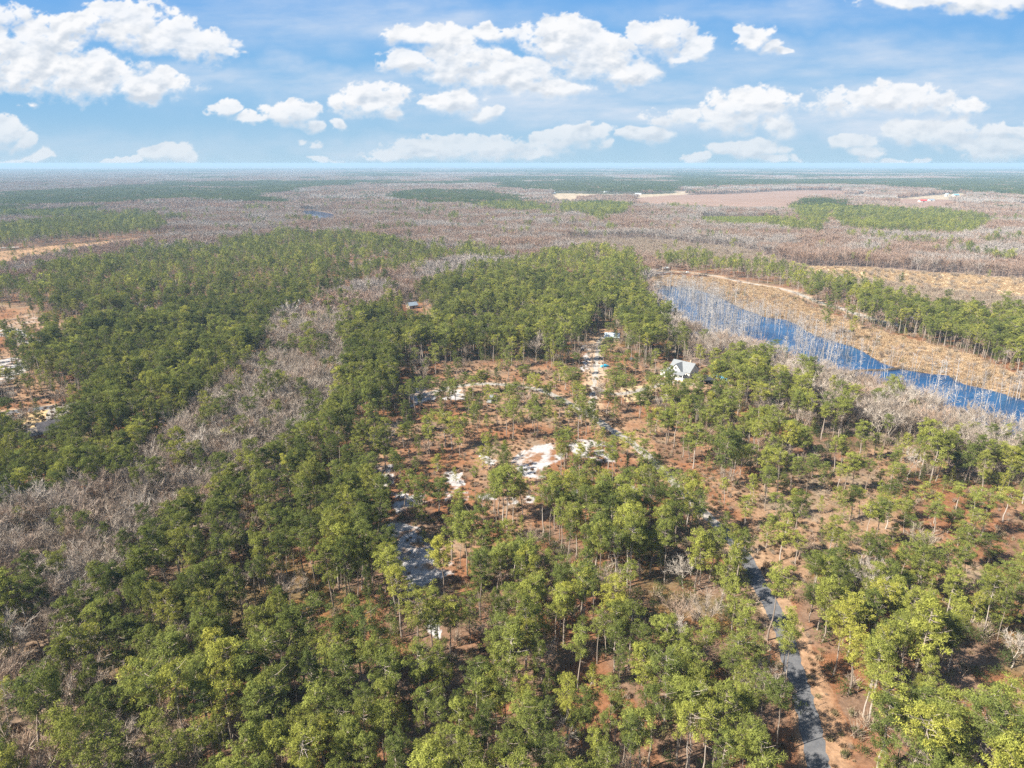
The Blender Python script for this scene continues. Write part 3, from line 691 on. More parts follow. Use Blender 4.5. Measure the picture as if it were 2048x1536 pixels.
# ------------------------------------------------------------------ hand placed pines of the clearings (zoomed crops: origin, scale; x, base y, top y, crown width)
HAND = []
def crop(ox, oy, s, rows, tint=None):
    for r in rows:
        x, b, t, w = r[:4]; HAND.append((ox + x / s, oy + b / s, oy + t / s, w / s))
crop(700, 650, 3.724, [(1603,1068,775,190),(1160,1065,855,130),(1045,1055,880,110),(985,1080,900,120),(950,805,600,120),(1040,860,785,70),(1165,820,600,150),(1213,860,560,120),(1393,835,610,150),(1757,825,600,120),(1912,670,480,140),
 (1960,715,540,100),(215,900,480,170),(710,905,650,230),(760,930,690,160),(440,980,720,150),(400,920,740,120),(610,655,380,160),(680,655,470,140),(915,550,380,120),(990,505,330,120),(1018,508,340,100),(1095,490,330,90),(1660,530,320,160),
 (1695,530,360,120),(1465,560,430,110),(405,1370,1090,170),(478,1400,1130,140),(240,1420,1190,170),(660,1400,1120,200),(1140,1480,1080,230),(1165,1500,1050,250),(1470,1310,1090,150),(1500,1330,1110,150),(1780,1430,1150,170),(1650,1400,1140,170),
 (1880,1330,1090,160),(1215,1480,1180,150),(1090,1480,1200,130),(650,1090,960,150),(380,1110,990,130),(490,1090,980,110),(1560,700,560,160),(1480,680,560,130),(1250,620,430,180),(1190,600,440,150),(1330,690,560,130),(870,640,540,120),(930,700,570,120),
 (1020,760,670,90),(1850,1010,860,120),(1790,960,870,90),(1800,1180,1000,130),(1850,1180,1020,120),(560,930,760,120),(830,900,700,120),(1560,1300,1140,110),(1700,1330,1140,160),(530,620,390,120),(750,600,400,100),(1290,480,300,140),(1340,500,360,120),(1400,560,420,100),(1600,480,310,130),(1560,420,280,110),(850,520,350,120)])
crop(1150, 600, 3.724, [(237,860,690,140),(285,905,760,110),(373,800,560,120),(480,850,690,150),(600,990,800,120),(558,1025,840,150),(680,1075,820,180),(737,1100,770,200),(690,1060,790,160),(880,1255,930,210),(845,1200,1000,140),(1100,1395,960,220),(1145,1360,1000,160),
 (1175,1350,990,140),(1085,1310,1020,130),(390,1250,990,180),(483,1330,1040,160),(400,1480,1250,140),(1000,1040,820,150),(968,1030,820,150),(985,1165,1000,120),(1250,590,330,190),(1180,520,380,160),(1480,450,300,120),(1555,480,350,120),(1610,830,560,200),
 (1360,930,620,240),(1615,1150,900,160),(1710,1110,960,120),(1415,1480,1250,150),(1550,1440,1290,130),(1845,1400,1200,160),(1955,1420,1230,140),(80,1010,800,120),(50,920,720,120),(20,710,520,150),(345,780,560,100),(640,720,560,120),(560,700,540,130),
 (840,715,590,140),(930,690,560,120),(700,760,620,130),(820,800,640,120),(300,640,480,130),(240,650,520,110),(330,560,400,130),(260,400,280,150),(420,430,270,140),(1040,640,480,150),(560,1330,1130,150),(610,1300,1150,130),(700,1330,1220,110),(820,1480,1320,150),
 (640,1480,1260,180),(540,1480,1290,160),(1230,1300,1090,140),(1300,1280,1080,150),(1380,1290,1100,130),(1480,1270,1080,140),(1760,1330,1150,150),(1660,1340,1170,130),(280,1180,1010,110),(200,1100,950,120),(150,980,850,100),(60,1480,1320,150),(200,1460,1320,130)])
crop(1350, 1000, 2.865, [(600,350,100,150),(520,275,80,130),(555,260,90,120),(393,155,-20,110),(1207,165,-20,170),(1090,275,20,120),(1003,115,-80,130),(1000,250,130,130),(1050,100,-60,120),(1243,260,140,100),(1480,205,20,160),(1560,190,40,120),(1785,370,210,170),
 (1770,600,380,190),(1265,440,290,140),(1412,520,300,130),(1395,430,270,120),(1635,530,290,140),(1335,510,400,130),(690,380,210,120),(920,330,180,140),(335,500,260,140),(770,700,500,160),(815,745,470,140),(905,1010,620,200),(1130,745,500,210),(1080,700,500,160),
 (1470,790,620,170),(1185,1540,1050,330),(1335,1520,1100,280),(1375,1500,1090,260),(1600,1490,1220,200),(1275,1500,1200,170),(1575,1390,1200,170),(1950,520,300,170),(1870,640,370,190),(1700,230,60,150),(1620,260,120,140),(1340,250,100,140),(1420,310,180,150),
 (1400,350,200,170),(860,520,330,260),(960,560,390,220),(1000,480,300,170),(800,490,320,200),(1180,560,400,200),(1300,640,440,200),(1420,680,520,200),(1600,680,500,190),(1700,700,540,180),(1850,760,560,200),(1950,700,480,180)])
crop(700, 1000, 3.0717, [(583,595,235,200),(722,465,90,190),(747,400,80,150),(826,555,390,110),(458,272,190,60),(740,880,560,160),(662,860,640,140),(1010,480,250,180),(1215,430,300,140),(1400,1175,785,210),(1478,1170,1000,120),(1600,1420,1090,180),(1565,1420,1120,130),
 (1165,975,610,200),(1155,960,640,160),(1028,930,700,160),(440,1340,880,230),(213,1280,940,210),(180,1520,1260,160),(90,1530,1150,220),(325,1450,1250,150),(1005,160,-20,120),(945,1080,700,240),(1110,480,300,150),(900,480,330,150),(1320,620,400,170),(1280,1180,1080,130)])
crop(0, 0, 1.0, [(1518,1480,1345,62),(1496,1400,1268,62),(1482,1330,1205,60),(1464,1270,1150,58),(1440,1215,1100,55),(1418,1165,1055,52),(1395,1090,985,60),(1360,1050,950,58), (1385, 800, 750, 27), (1350, 803, 760, 22), (1332, 802, 752, 25), (1403, 788, 736, 24), (1310, 745, 700, 24), (1425, 745, 695, 28), (1400, 735, 688, 26)])
crop(1500, 850, 3.737, [(740,710,540,140),(830,690,470,130),(540,460,330,140),(640,590,450,120),(1155,720,480,140),(1190,700,560,110),(1290,560,420,160),(1100,460,290,150),(960,480,330,130),(1510,400,200,210),(1640,650,500,190),(1720,850,500,240),(1890,720,480,200),(1540,640,440,160),
 (300,520,230,150),(110,640,320,150),(20,580,380,110),(260,510,300,140),(700,500,200,180),(760,490,250,160),(1130,270,60,160),(320,690,480,170),(190,700,510,150),(1850,480,350,160)])

rngP = np.random.default_rng(5)
hx = []; hy = []; hh = []; hw = []
for (px, pb, pt, w) in HAND:
    x, y = at(px, pb)
    h = float(height_from(y, pt)); h = min(max(h, 5), 25)
    dep = y * cp + (H - h * .7) * sp
    wm = w * dep / F
    if dist_line(ROADL, np.array([x]), np.array([y]))[0] < 2.8: continue
    if any((x - a) ** 2 + (y - b) ** 2 < 1.6 ** 2 for a, b in zip(hx, hy)): continue
    hx.append(x); hy.append(y); hh.append(h); hw.append(min(max(wm * .97, 3.0), 11.5))
hx = np.array(hx); hy = np.array(hy); hh = np.array(hh); hw = np.array(hw)

# keep-out spots for buildings, vehicles and the roads
KEEP = [at(1370, 750) + (10.5,), at(1415, 762) + (9,), at(1335, 748) + (7,), at(1209, 735) + (7,), at(1223, 676) + (8,), at(824, 618) + (5,), at(120, 862) + (13,), at(982, 797) + (8,), at(1440, 755) + (9,), at(1392, 782) + (4,), at(1376, 545) + (6,)] + [at(a, b) + (r,) for a, b, r in [(1610,1520,5),(1600,1580,6),(1620,1640,7),(1645,1700,7),(1585,1450,4.5),(1665,1560,5),(815,1070,5),(838,1112,6),(852,1150,6.5),(862,1190,5),(870,1215,4),(850,1230,6),(860,1262,5),(832,1205,6),(800,1150,5),(1075,925,8),(1100,905,8),(1040,935,6),(1180,905,7),(1090,960,6),(1210,925,5),(980,918,5),(845,795,5),(930,995,4),(820,1002,5)]]
# sight lines to the roofs: nothing tall right in front of them
for (px, py, r) in [(1358, 775, 6), (115, 882, 10), (108, 905, 9), (100, 930, 7), (1223, 690, 6), (1209, 748, 5), (982, 812, 5), (822, 626, 3), (1335, 765, 4), (1415, 782, 5)]: KEEP.append(at(px, py) + (r,))
def free(x, y, road=4.6):
    xr = np.interp(y, ROADL[:, 1], ROADL[:, 0])
    ok = (dist_line(ROADL, x, y) > np.where(x > xr, road * 1.75, road * .8)) & (dist_line(DRIVEL, x, y) > road * .55) & (dist_line(TRACKL, x, y) > road + .6) & (dist_line(LROADL, x, y) > road + 1) & (dist_line(DRIVE2L, x, y) > road)
    for kx, ky, r in KEEP: ok &= (x - kx) ** 2 + (y - ky) ** 2 > r * r
    return ok

# ------------------------------------------------------------------ random pines up to 1800 m
def dens_pick(x, y, c, table, seed):
    rng = np.random.default_rng(seed); p = np.zeros(x.shape)
    for k, v in table.items(): p[c == k] = v
    return rng.random(x.shape) < p
RN = 1800.0
def patchy(x, y, s, sc_=28): return fbm(x / sc_, y / sc_, 3, s)
x, y = jgrid(70, 560, 4.4, 46, 1); c = classify(x, y)
keep = dens_pick(x, y, c, {PINE: .86, DENSEP: .86, BARE: .12, MIX: .40, OPEN: .21, THICK: .01, SWAMP: .02, MARSH: .004}, 2)
keep &= ~((c == OPEN) & (x > np.interp(y, ROADL[:, 1], ROADL[:, 0])) & (np.random.default_rng(19).random(len(x)) < .5))
keep &= ~((c == DENSEP) & (patchy(x, y, 77) > .64)) & ~((c == PINE) & (patchy(x, y, 78, 22) > .68))
keep &= free(x, y)
xa, ya = x[keep], y[keep]
x, y = jgrid(560, RN, 6.3, 44, 3); c = classify(x, y)
keep = dens_pick(x, y, c, {PINE: .93, DENSEP: .93, BARE: .05, OPEN: .12, THICK: .006, SWAMP: .012, FIELD: .008, YOUNG: 0.0, SCRUB: .004}, 4) & free(x, y)
keep &= ~(np.isin(c, [PINE, DENSEP]) & (patchy(x, y, 79, 30) > .64))
keep &= ~((c == PINE) & (patchy(x, y, 83, 26) > .62) & (np.random.default_rng(18).random(len(x)) < .6))
keep |= (c == SWAMP) & (patchy(x, y, 80, 55) > .73) & (np.random.default_rng(8).random(len(x)) < .5)
xb, yb = x[keep], y[keep]
rx = np.concatenate([xa, xb]); ry = np.concatenate([ya, yb])
# drop random ones that stand in a hand placed tree or hide one in the open
ok = np.ones(len(rx), bool)
for a, b, w in zip(hx, hy, hw): ok &= (rx - a) ** 2 + (ry - b) ** 2 > (w * .42) ** 2
rx, ry = rx[ok], ry[ok]
n = len(rx); rc = classify(rx, ry); r_ = np.random.default_rng(6)
ht = r_.normal(17.6, 2.0, n) + (fbm(rx / 35, ry / 35, 2, 501) - .5) * 9; ht = np.where(rc == DENSEP, ht, ht); ht = np.where(r_.random(n) < .16, r_.uniform(6, 12, n), ht); ht = np.where(rc == OPEN, r_.uniform(6, 18, n), ht)
ht = np.clip(ht, 4.5, 23)
wd = np.clip(ht * r_.normal(.385, .075, n), 3, 12)
ax_ = np.concatenate([hx, rx]); ay_ = np.concatenate([hy, ry]); ah = np.concatenate([hh, ht]); aw = np.concatenate([hw, wd]); hand = np.r_[np.ones(len(hx), bool), np.zeros(n, bool)]
N_ = len(ax_)
var = r_.integers(0, 8, N_); var = np.where(ah < 8.5, 8, var); var = np.where((ah < 12) & (r_.random(N_) < .35), 8, var)
rotz = r_.uniform(0, 6.283, N_)
sxy = aw / np.array(PW)[var]; sz = ah / np.array(PH)[var]
def in_frame(x, y, z, mx=0, my=0):
    px, py = to_px(x, y, z); return (px > -mx) & (px < 2048 + mx) & (py > -my) & (py < 1536 + my), px, py
fr, ppx, ppy = in_frame(ax_, ay_, ah * .7)
dist = np.sqrt(ax_ ** 2 + ay_ ** 2 + H * H)
show = fr * (aw * ah) / dist ** 2 * np.where(hand, 1.9, 1.0)
order = np.argsort(-show); pick = order[:300]; is_ind = np.zeros(N_, bool); is_ind[pick] = True
dd = np.hypot(ax_, ay_)
# mass of remaining pines: near variants then light ones
lod1 = []
for i in range(6):
    w, cwn = pine(110 + i, [17, 18, 16, 19, 17, 9][i], [.48, .56, .5, .58, .42, .12][i], [4.3, 4.7, 4.4, 4.6, 4.5, 2.3][i], 15, 2, 13, 1.15 if i < 5 else .8, ['round', 'round', 'flat', 'round', 'round', 'cone'][i], 4)
    lod1.append((w, cwn))
L1H = np.array([17, 18, 16, 19, 17, 9.]); L1W = np.array([4.3, 4.7, 4.4, 4.6, 4.5, 2.3]) * 2 + 1.6
near_meshes = [comb("p", w, cwn, [M_BARK, M_PINE]) for w, cwn in PINES]
near_meshes += [comb("p", w, cwn, [M_BARK, M_PINE_SHADE]) for w, cwn in PINES]
col_p = src_collection("pine_kinds", near_meshes + [comb("p", w, cwn, [M_BARK, mt]) for mt in (M_PINE, M_PINE_SHADE) for w, cwn in lod1])
# darker needles: random patches, plus backlit shade painted into the left stands
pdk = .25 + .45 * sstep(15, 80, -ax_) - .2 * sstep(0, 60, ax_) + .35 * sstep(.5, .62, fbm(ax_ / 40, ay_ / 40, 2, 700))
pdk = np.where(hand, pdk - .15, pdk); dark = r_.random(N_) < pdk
mi = ~is_ind; idx = var.copy(); far_ = dd > 640
l1 = r_.integers(0, 5, N_); l1 = np.where(ah < 8.5, 5, l1)
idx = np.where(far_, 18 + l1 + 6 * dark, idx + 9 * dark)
S = np.stack([np.where(far_, aw / L1W[l1], sxy), np.where(far_, aw / L1W[l1], sxy), np.where(far_, ah / L1H[l1], sz)], -1)
R3 = np.stack([r_.normal(0, .03, N_), r_.normal(0, .03, N_), rotz], -1)
P3 = np.stack([ax_, ay_, np.zeros(N_)], -1)
scatter("pine_forest", P3[mi], idx[mi], R3[mi], S[mi], col_p, "dense green pine forest of the middle distance")

# ------------------------------------------------------------------ bare hardwoods up to 1800 m
x, y = jgrid(70, 520, 5.2, 46, 11); c = classify(x, y)
keep = dens_pick(x, y, c, {BARE: .9, MIX: .60, SWAMP: .9, PINE: .14, DENSEP: .055, OPEN: .02, MARSH: .05, THICK: .25}, 12) & free(x, y)
bx1, by1 = x[keep], y[keep]
x, y = jgrid(520, RN, 5.8, 44, 13); c = classify(x, y)
keep = dens_pick(x, y, c, {BARE: 1, SWAMP: 1, PINE: .2, DENSEP: .08, THICK: .16, MARSH: .05, OPEN: .02, SCRUB: .0}, 14) & free(x, y)
bx = np.concatenate([bx1, x[keep]]); by = np.concatenate([by1, y[keep]]); nb_ = len(bx); rb = np.random.default_rng(15)
bc = classify(bx, by)
bh = np.clip(rb.normal(12.8, 1.6, nb_) + (fbm(bx / 60, by / 60, 3, 612) - .5) * 10, 5, 19); bh = np.where(np.isin(bc, [THICK, MARSH]), rb.uniform(3, 7, nb_), bh); bh = np.where(np.isin(bc, [OPEN, PINE, DENSEP]), bh * .78, bh)
bh = np.where(bc == BARE, bh * 1.05, bh)
bv = rb.integers(0, 5, nb_); bs = bh / np.array(BH)[bv]
frb, bpx, bpy_ = in_frame(bx, by, bh * .6)
bd = np.sqrt(bx ** 2 + by ** 2 + H * H); bshow = frb * bh ** 2 / bd ** 2 * np.where(np.isin(bc, [DENSEP, PINE]), .5, 1)
bpick = np.argsort(-bshow)[:240]; bind = np.zeros(nb_, bool); bind[bpick] = True
lodb = []
for i in range(5):
    w, cw_ = bare(140 + i, BH[i], [4.5, 5, 4, 4.5, 5][i], 8, 7, 7, [.085, .085, .09, .085, .085][i], .25)
    lodb.append((w, cw_))
lodb = [comb("b", w, cw_, [mt, mt]) for mt in (M_TWIGFAR, M_RUST, M_LILAC) for w, cw_ in lodb]
col_b = src_collection("bare_kinds", [comb("b", w, cw_, [M_TWIG, M_TWIG]) for w, cw_ in BARES] + lodb)
tn = fbm(bx / 70, by / 45, 3, 611) + rb.normal(0, .07, nb_); tint = np.where(tn > .58, 1, np.where(tn < .42, 2, 0))
bi = np.where(np.hypot(bx, by) > 480, bv + 5 + tint * 5, bv); sel = ~bind
brot = np.stack([rb.normal(0, .04, nb_), rb.normal(0, .04, nb_), rb.uniform(0, 6.28, nb_)], -1)
sx = bs * rb.uniform(.85, 1.25, nb_)
scatter("bare_forest", np.stack([bx, by, 0 * bx], -1)[sel], bi[sel], brot[sel], np.stack([sx, sx, bs], -1)[sel], col_b, "grey leafless hardwood forest of the swamp")

# ------------------------------------------------------------------ far woods as patches
def far_patch(seed, kind, size=80.0, n=120, q=None):
    rng = np.random.default_rng(seed); mb = MB(); g = int(math.ceil(math.sqrt(n))); cell = size / g
    X, Y = np.meshgrid(np.arange(g), np.arange(g)); X = (X.ravel() + rng.uniform(0, 1, g * g)) * cell - size / 2; Y = (Y.ravel() + rng.uniform(0, 1, g * g)) * cell - size / 2
    for a, b in zip(X, Y):
        k = kind if kind != 'mix' else ('pine' if rng.random() < .4 else 'bare')
        if k == 'pine':
            h = rng.normal(15, 1.8); cr = rng.uniform(3, 4.4); m = 4
            C = np.c_[rng.normal(0, cr * .35, (m, 2)) + [a, b], h * rng.uniform(.62, .92, m)]
            sub = MB(); leaves(sub, rng, C, np.full(m, cr * .55), 9, 2.1, .75, .5)
            mb.ext(sub, 0)
            mb.add([(a - .2, b, 0), (a + .2, b, 0), (a, b, h * .8)], [(0, 1, 2)], 1, .4)
        else:
            h = rng.normal(12.5, 1.8); m = 26
            an = rng.uniform(0, 6.28, m); r = rng.uniform(.2, 1, m) * 3.8
            P0 = np.c_[a + np.cos(an) * r * .35, b + np.sin(an) * r * .35, h * rng.uniform(.3, .6, m)]
            P1 = np.c_[a + np.cos(an) * r, b + np.sin(an) * r, h * rng.uniform(.75, 1.05, m)]
            sub = MB(); ribbons(sub, P0, P1, .42, .2, rng); mb.ext(sub, 2)
            mb.add([(a - .2, b, 0), (a + .2, b, 0), (a, b, h * .7)], [(0, 1, 2)], 2, .6)
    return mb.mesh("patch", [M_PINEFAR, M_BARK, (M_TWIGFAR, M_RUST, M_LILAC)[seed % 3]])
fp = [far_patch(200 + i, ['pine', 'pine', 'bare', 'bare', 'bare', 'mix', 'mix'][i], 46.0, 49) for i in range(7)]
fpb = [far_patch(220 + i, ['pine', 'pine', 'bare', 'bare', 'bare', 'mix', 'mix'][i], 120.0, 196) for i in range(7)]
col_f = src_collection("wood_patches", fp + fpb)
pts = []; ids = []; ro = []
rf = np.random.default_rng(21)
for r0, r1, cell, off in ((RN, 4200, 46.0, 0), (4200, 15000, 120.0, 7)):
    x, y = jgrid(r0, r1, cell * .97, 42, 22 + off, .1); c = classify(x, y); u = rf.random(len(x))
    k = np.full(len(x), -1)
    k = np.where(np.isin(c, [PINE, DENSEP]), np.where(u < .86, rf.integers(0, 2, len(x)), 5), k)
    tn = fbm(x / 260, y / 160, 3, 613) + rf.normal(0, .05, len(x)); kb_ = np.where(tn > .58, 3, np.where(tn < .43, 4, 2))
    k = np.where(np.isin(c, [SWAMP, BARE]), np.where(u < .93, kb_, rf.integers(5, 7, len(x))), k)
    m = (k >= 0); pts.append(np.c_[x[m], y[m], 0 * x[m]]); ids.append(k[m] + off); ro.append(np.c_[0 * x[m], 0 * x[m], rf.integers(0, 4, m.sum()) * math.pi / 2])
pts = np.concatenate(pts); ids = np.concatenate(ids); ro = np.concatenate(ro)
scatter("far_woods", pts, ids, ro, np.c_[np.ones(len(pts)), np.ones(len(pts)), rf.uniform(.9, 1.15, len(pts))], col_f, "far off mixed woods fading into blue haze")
# lone pines and field edges near 1800-3000 m come from the classified noise; young plantation
x, y = jgrid(700, 1600, 3.4, 42, 31); c = classify(x, y); m = c == YOUNG
gcol = src_collection("small_plants", [shrub(300 + i, 1.4, True).mesh("s", [M_SHRUB]) for i in range(4)] + [shrub(310 + i, 1.6, False).mesh("s", [M_THICK]) for i in range(4)] + [tuft(320 + i).mesh("s", [M_GRASS]) for i in range(4)] + [pine(330, 4.5, .05, 1.7, 14, 2, 14, .55, 'cone', 4)[1].mesh("s", [M_PINE])] + [tuft(340 + i, 1.0).mesh("s", [M_STRAW]) for i in range(3)])
rs = np.random.default_rng(33)
scatter("young_plantation", np.c_[x[m], y[m], 0 * x[m]], np.full(m.sum(), 12), np.c_[np.zeros((m.sum(), 2)), rs.uniform(0, 6.28, m.sum())], np.repeat(rs.uniform(.7, 1.1, m.sum())[:, None], 3, 1), gcol, "bright green block of young pines beyond the swamp")
# undergrowth
x, y = jgrid(70, 640, 3.6, 45, 41); c = classify(x, y)
cl_ = patchy(x, y, 88, 16)
kg = dens_pick(x, y, c, {PINE: .36, DENSEP: .6, BARE: .28, MIX: .5, OPEN: .22, SWAMP: .1, MARSH: .03}, 42) & free(x, y, 2.8) & ((cl_ > .42) | (c != OPEN))
kb = dens_pick(x, y, c, {PINE: .18, DENSEP: .22, BARE: .6, MIX: .65, OPEN: .62, SWAMP: .5, MARSH: .16, THICK: .6}, 43) & free(x, y, 2.8)
x3, y3 = jgrid(70, 420, 1.9, 45, 45); c3 = classify(x3, y3); k3 = dens_pick(x3, y3, c3, {OPEN: .55, DENSEP: .12, MIX: .2, BARE: .2}, 46) & (dist_line(ROADL, x3, y3) > 2.6) & (patchy(x3, y3, 89, 9) > .38)
for P in SANDW: k3 &= ~inside(P, x3, y3) | (np.random.default_rng(3).random(len(x3)) < .15)
X = np.concatenate([x[kg], x[kb], x3[k3]]); Y = np.concatenate([y[kg], y[kb], y3[k3]]); ii = np.r_[rs.integers(0, 4, kg.sum()), rs.integers(4, 8, kb.sum()), rs.integers(13, 16, k3.sum())]
CC = np.concatenate([c[kg], c[kb], c3[k3]])
ss = rs.uniform(.5, 1.35, len(X)) * np.where((CC == OPEN) & (ii < 8), .42, 1.0) * np.where(ii > 12, .6, 1); ss = np.where((CC == DENSEP) & (ii < 4), ss * 1.25, ss)
scatter("undergrowth", np.c_[X, Y, 0 * X], ii, np.c_[np.zeros((len(X), 2)), rs.uniform(0, 6.28, len(X))], np.c_[ss, ss, ss * rs.uniform(.8, 1.5, len(X))], gcol, "low shrubs and brush under the trees")
# marsh grass and low thicket
x, y = jgrid(230, 900, 2.5, 44, 51); c = classify(x, y); m = dens_pick(x, y, c, {MARSH: .85, SCRUB: .6, THICK: .25}, 52) & free(x, y, 2.0)
s_ = rs.uniform(.6, 1.3, m.sum())
scatter("marsh_grass", np.c_[x[m], y[m], 0 * x[m]], rs.integers(8, 12, m.sum()), np.c_[np.zeros((m.sum(), 2)), rs.uniform(0, 6.28, m.sum())], np.c_[s_, s_, s_], gcol, "tan dead marsh grass around the pond")
x, y = jgrid(640, 1500, 4.2, 44, 53); c = classify(x, y); m = dens_pick(x, y, c, {THICK: .8, SWAMP: .0, SCRUB: .1}, 54)
x2, y2 = jgrid(560, 1200, 5.0, 44, 55); c2 = classify(x2, y2); m2 = dens_pick(x2, y2, c2, {FIELD: .3, OPEN: .12}, 56)
k1, k2 = m.sum(), m2.sum(); s_ = np.r_[rs.uniform(1.0, 2.2, k1), rs.uniform(.6, 1.2, k2)]
scatter("thicket", np.c_[np.r_[x[m], x2[m2]], np.r_[y[m], y2[m2]], np.zeros(k1 + k2)], np.r_[rs.integers(4, 8, k1), rs.integers(0, 4, k2)], np.c_[np.zeros((k1 + k2, 2)), rs.uniform(0, 6.28, k1 + k2)], np.c_[s_, s_, s_], gcol, "low leafless thicket on the open wetland")

# ------------------------------------------------------------------ individual trees
ORD = ["nearest", "second nearest", "third nearest", "fourth nearest", "fifth nearest", "sixth nearest", "seventh nearest", "eighth nearest", "ninth nearest", "tenth nearest"]
def ordn(i):
    if i < 10: return ORD[i]
    t = ["", "", "twenty", "thirty", "forty", "fifty", "sixty", "seventy", "eighty", "ninety"]
    sfx = {1: "first", 2: "second", 3: "third", 4: "fourth", 5: "fifth", 6: "sixth", 7: "seventh", 8: "eighth", 9: "ninth"}
    teen = {11: "eleventh", 12: "twelfth", 13: "thirteenth", 14: "fourteenth", 15: "fifteenth", 16: "sixteenth", 17: "seventeenth", 18: "eighteenth", 19: "nineteenth"}
    k = i + 1
    if k in teen: return teen[k] + " nearest"
    if k % 10 == 0: return t[k // 10][:-1] + "ieth nearest"
    return t[k // 10] + "-" + sfx[k % 10] + " nearest"
def place_of(px, py, x, y):
    """where a tree stands, by things one can find in the photo"""
    if py < 560: return "beyond the clearing wood"
    if px > 1330 and py < 700: return "in the row behind the pond dike"
    if 1290 < px < 1480 and 690 < py < 830: return "around the white house"
    if 1130 < px <= 1290 and 640 < py < 790: return "by the sandy drive and shed"
    i = np.argmin(np.hypot(ROADL[:, 0] - x, ROADL[:, 1] - y)); dr = float(np.hypot(ROADL[i, 0] - x, ROADL[i, 1] - y)); right = x > ROADL[i, 0]
    if y < at(0, 1060)[1]:
        if dr < 12: return "right beside the asphalt lane" if right else "on the left verge of the asphalt lane"
        if right: 
            if py < 1130: return "on the open straw slope right of the lane"
            return "in the bottom right corner wood" if px > 1850 else "in the wood between lane and right corner"
        if px > 1300: return "in the thick wood just left of the lane"
        if px > 1050: return "in the bottom centre wood left of the lane" if py > 1250 else "between the white track and the bottom wood"
        if px > 830: return "right of the long white sand patch" if py < 1230 else "in the bottom wood below the sand patch"
        if px > 560: return "in the dense wood left of the sand patch" if py < 1280 else "at the bottom edge left of centre"
        if px > 280: return "in the dense lower left wood"
        return "at the lower left edge among bare trees"
    if px < 250: return "near the shingled house at left"
    if px < 620: return "in the left wood above the bare drain"
    if px < 800: return "at the left edge of the clearing"
    if px < 960: return "in the left half of the clearing"
    if px < 1130: return "among the white sand of the clearing"
    if dr < 14: return "beside the gravel road"
    if px < 1300: return "between clearing sand and gravel road"
    if px < 1520: return "on the red straw right of the gravel road"
    if px < 1760: return "in the wood between open straw and pond"
    return "in the wood at the right edge below the pond"
import re
def look_p(i):
    h = ah[i]; v = var[i]; w = aw[i] / ah[i]
    a = "young" if h < 8.5 else "short" if h < 12.5 else "tall" if h > 18.5 else "medium"
    b = "conical" if v == 8 else ("flat-topped" if v in (2, 5, 7) else ("broad round-crowned" if w > .52 else "narrow round-crowned"))
    return a + " " + b + (" dark" if dark[i] else "")
base_px, base_py = to_px(ax_, ay_, 0.0)
from collections import defaultdict
buckets = defaultdict(list)
for i in pick: buckets[(look_p(i), place_of(float(ppx[i]), float(base_py[i]), ax_[i], ay_[i]))].append(i)
plabel = {}
for (lk, pl), L in buckets.items():
    L.sort(key=lambda i: dist[i])
    for k, i in enumerate(L):
        plabel[i] = ("%s pine %s" % (lk, pl)) if len(L) == 1 else ("%s pine %s, %s" % (lk, pl, ordn(k)))
for i in pick:
    e = empty("pine_tree", (ax_[i], ay_[i], 0), rotz[i]); e.rotation_euler = (R3[i, 0], R3[i, 1], rotz[i]); e.scale = (sxy[i], sxy[i], sz[i])
    tag(e, plabel[i], "pine tree", "green pines standing in and around the clearing")
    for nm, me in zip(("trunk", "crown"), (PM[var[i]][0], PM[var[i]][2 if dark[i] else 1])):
        o = bpy.data.objects.new(nm, me); o.parent = e; link(o)
buckets = defaultdict(list)
_, bby = to_px(bx, by, 0.0)
for i in bpick:
    lk = ("short" if bh[i] < 9 else "tall" if bh[i] > 13.5 else "medium") + (" spreading" if sx[i] > 1.08 * bs[i] else " upright")
    buckets[(lk, place_of(float(bpx[i]), float(bby[i]), bx[i], by[i]))].append(i)
blabel = {}
for (lk, pl), L in buckets.items():
    L.sort(key=lambda i: bd[i])
    for k, i in enumerate(L): blabel[i] = ("%s leafless tree %s" % (lk, pl)) if len(L) == 1 else ("%s leafless tree %s, %s" % (lk, pl, ordn(k)))
for i in bpick:
    e = empty("bare_tree", (bx[i], by[i], 0)); e.rotation_euler = tuple(brot[i]); e.scale = (sx[i], sx[i], bs[i])
    tag(e, blabel[i], "bare tree", "leafless grey hardwoods")
    for nm, me in zip(("trunk", "crown"), BM[bv[i]]):
        o = bpy.data.objects.new(nm, me); o.parent = e; link(o)

# dead trees standing in the pond
x, y = jgrid(230, 660, 3.0, 44, 61); WP = poly(WATERP)
edge = inside(WP, x, y); far_side = to_px(x, y)[1]
u = np.random.default_rng(62).random(len(x)); pxx, pyy = to_px(x, y)
openw = (fbm(x / 26, y / 26, 2, 63) > .60)
m = edge & (u < np.where(pxx < 1560, .72, np.where(pxx < 1700, .5, .28))) & ~openw
ms = inside(poly([(1330,556),(1500,590),(1640,660),(1800,720),(2060,790),(2060,830),(1800,760),(1600,690),(1400,640)]), x, y) & (u < .10)
m = m | ms
x, y = x[m], y[m]; r6 = np.random.default_rng(64); k = len(x)
sv = r6.integers(0, 8, k); ssx = r6.uniform(.7, 1.15, k); sh_ = (12, 10, 14, 8, 13, 11, 5, 12)
f2, spx, spy = in_frame(x, y, 3.0); sd = np.hypot(x, y)
sp_ = np.argsort(-(f2 * (np.array(sh_)[sv] * ssx) / sd))[:300]; si = np.zeros(k, bool); si[sp_] = True
col_s = src_collection("dead_kinds", SM)
srot = np.c_[r6.normal(0, .04, (k, 2)), r6.uniform(0, 6.28, k)]
scatter("dead_wood", np.c_[x, y, 0 * x][~si], sv[~si], srot[~si], np.c_[ssx, ssx, ssx][~si], col_s, "crowd of pale dead trunks at the far end of the pond")
buckets = defaultdict(list)
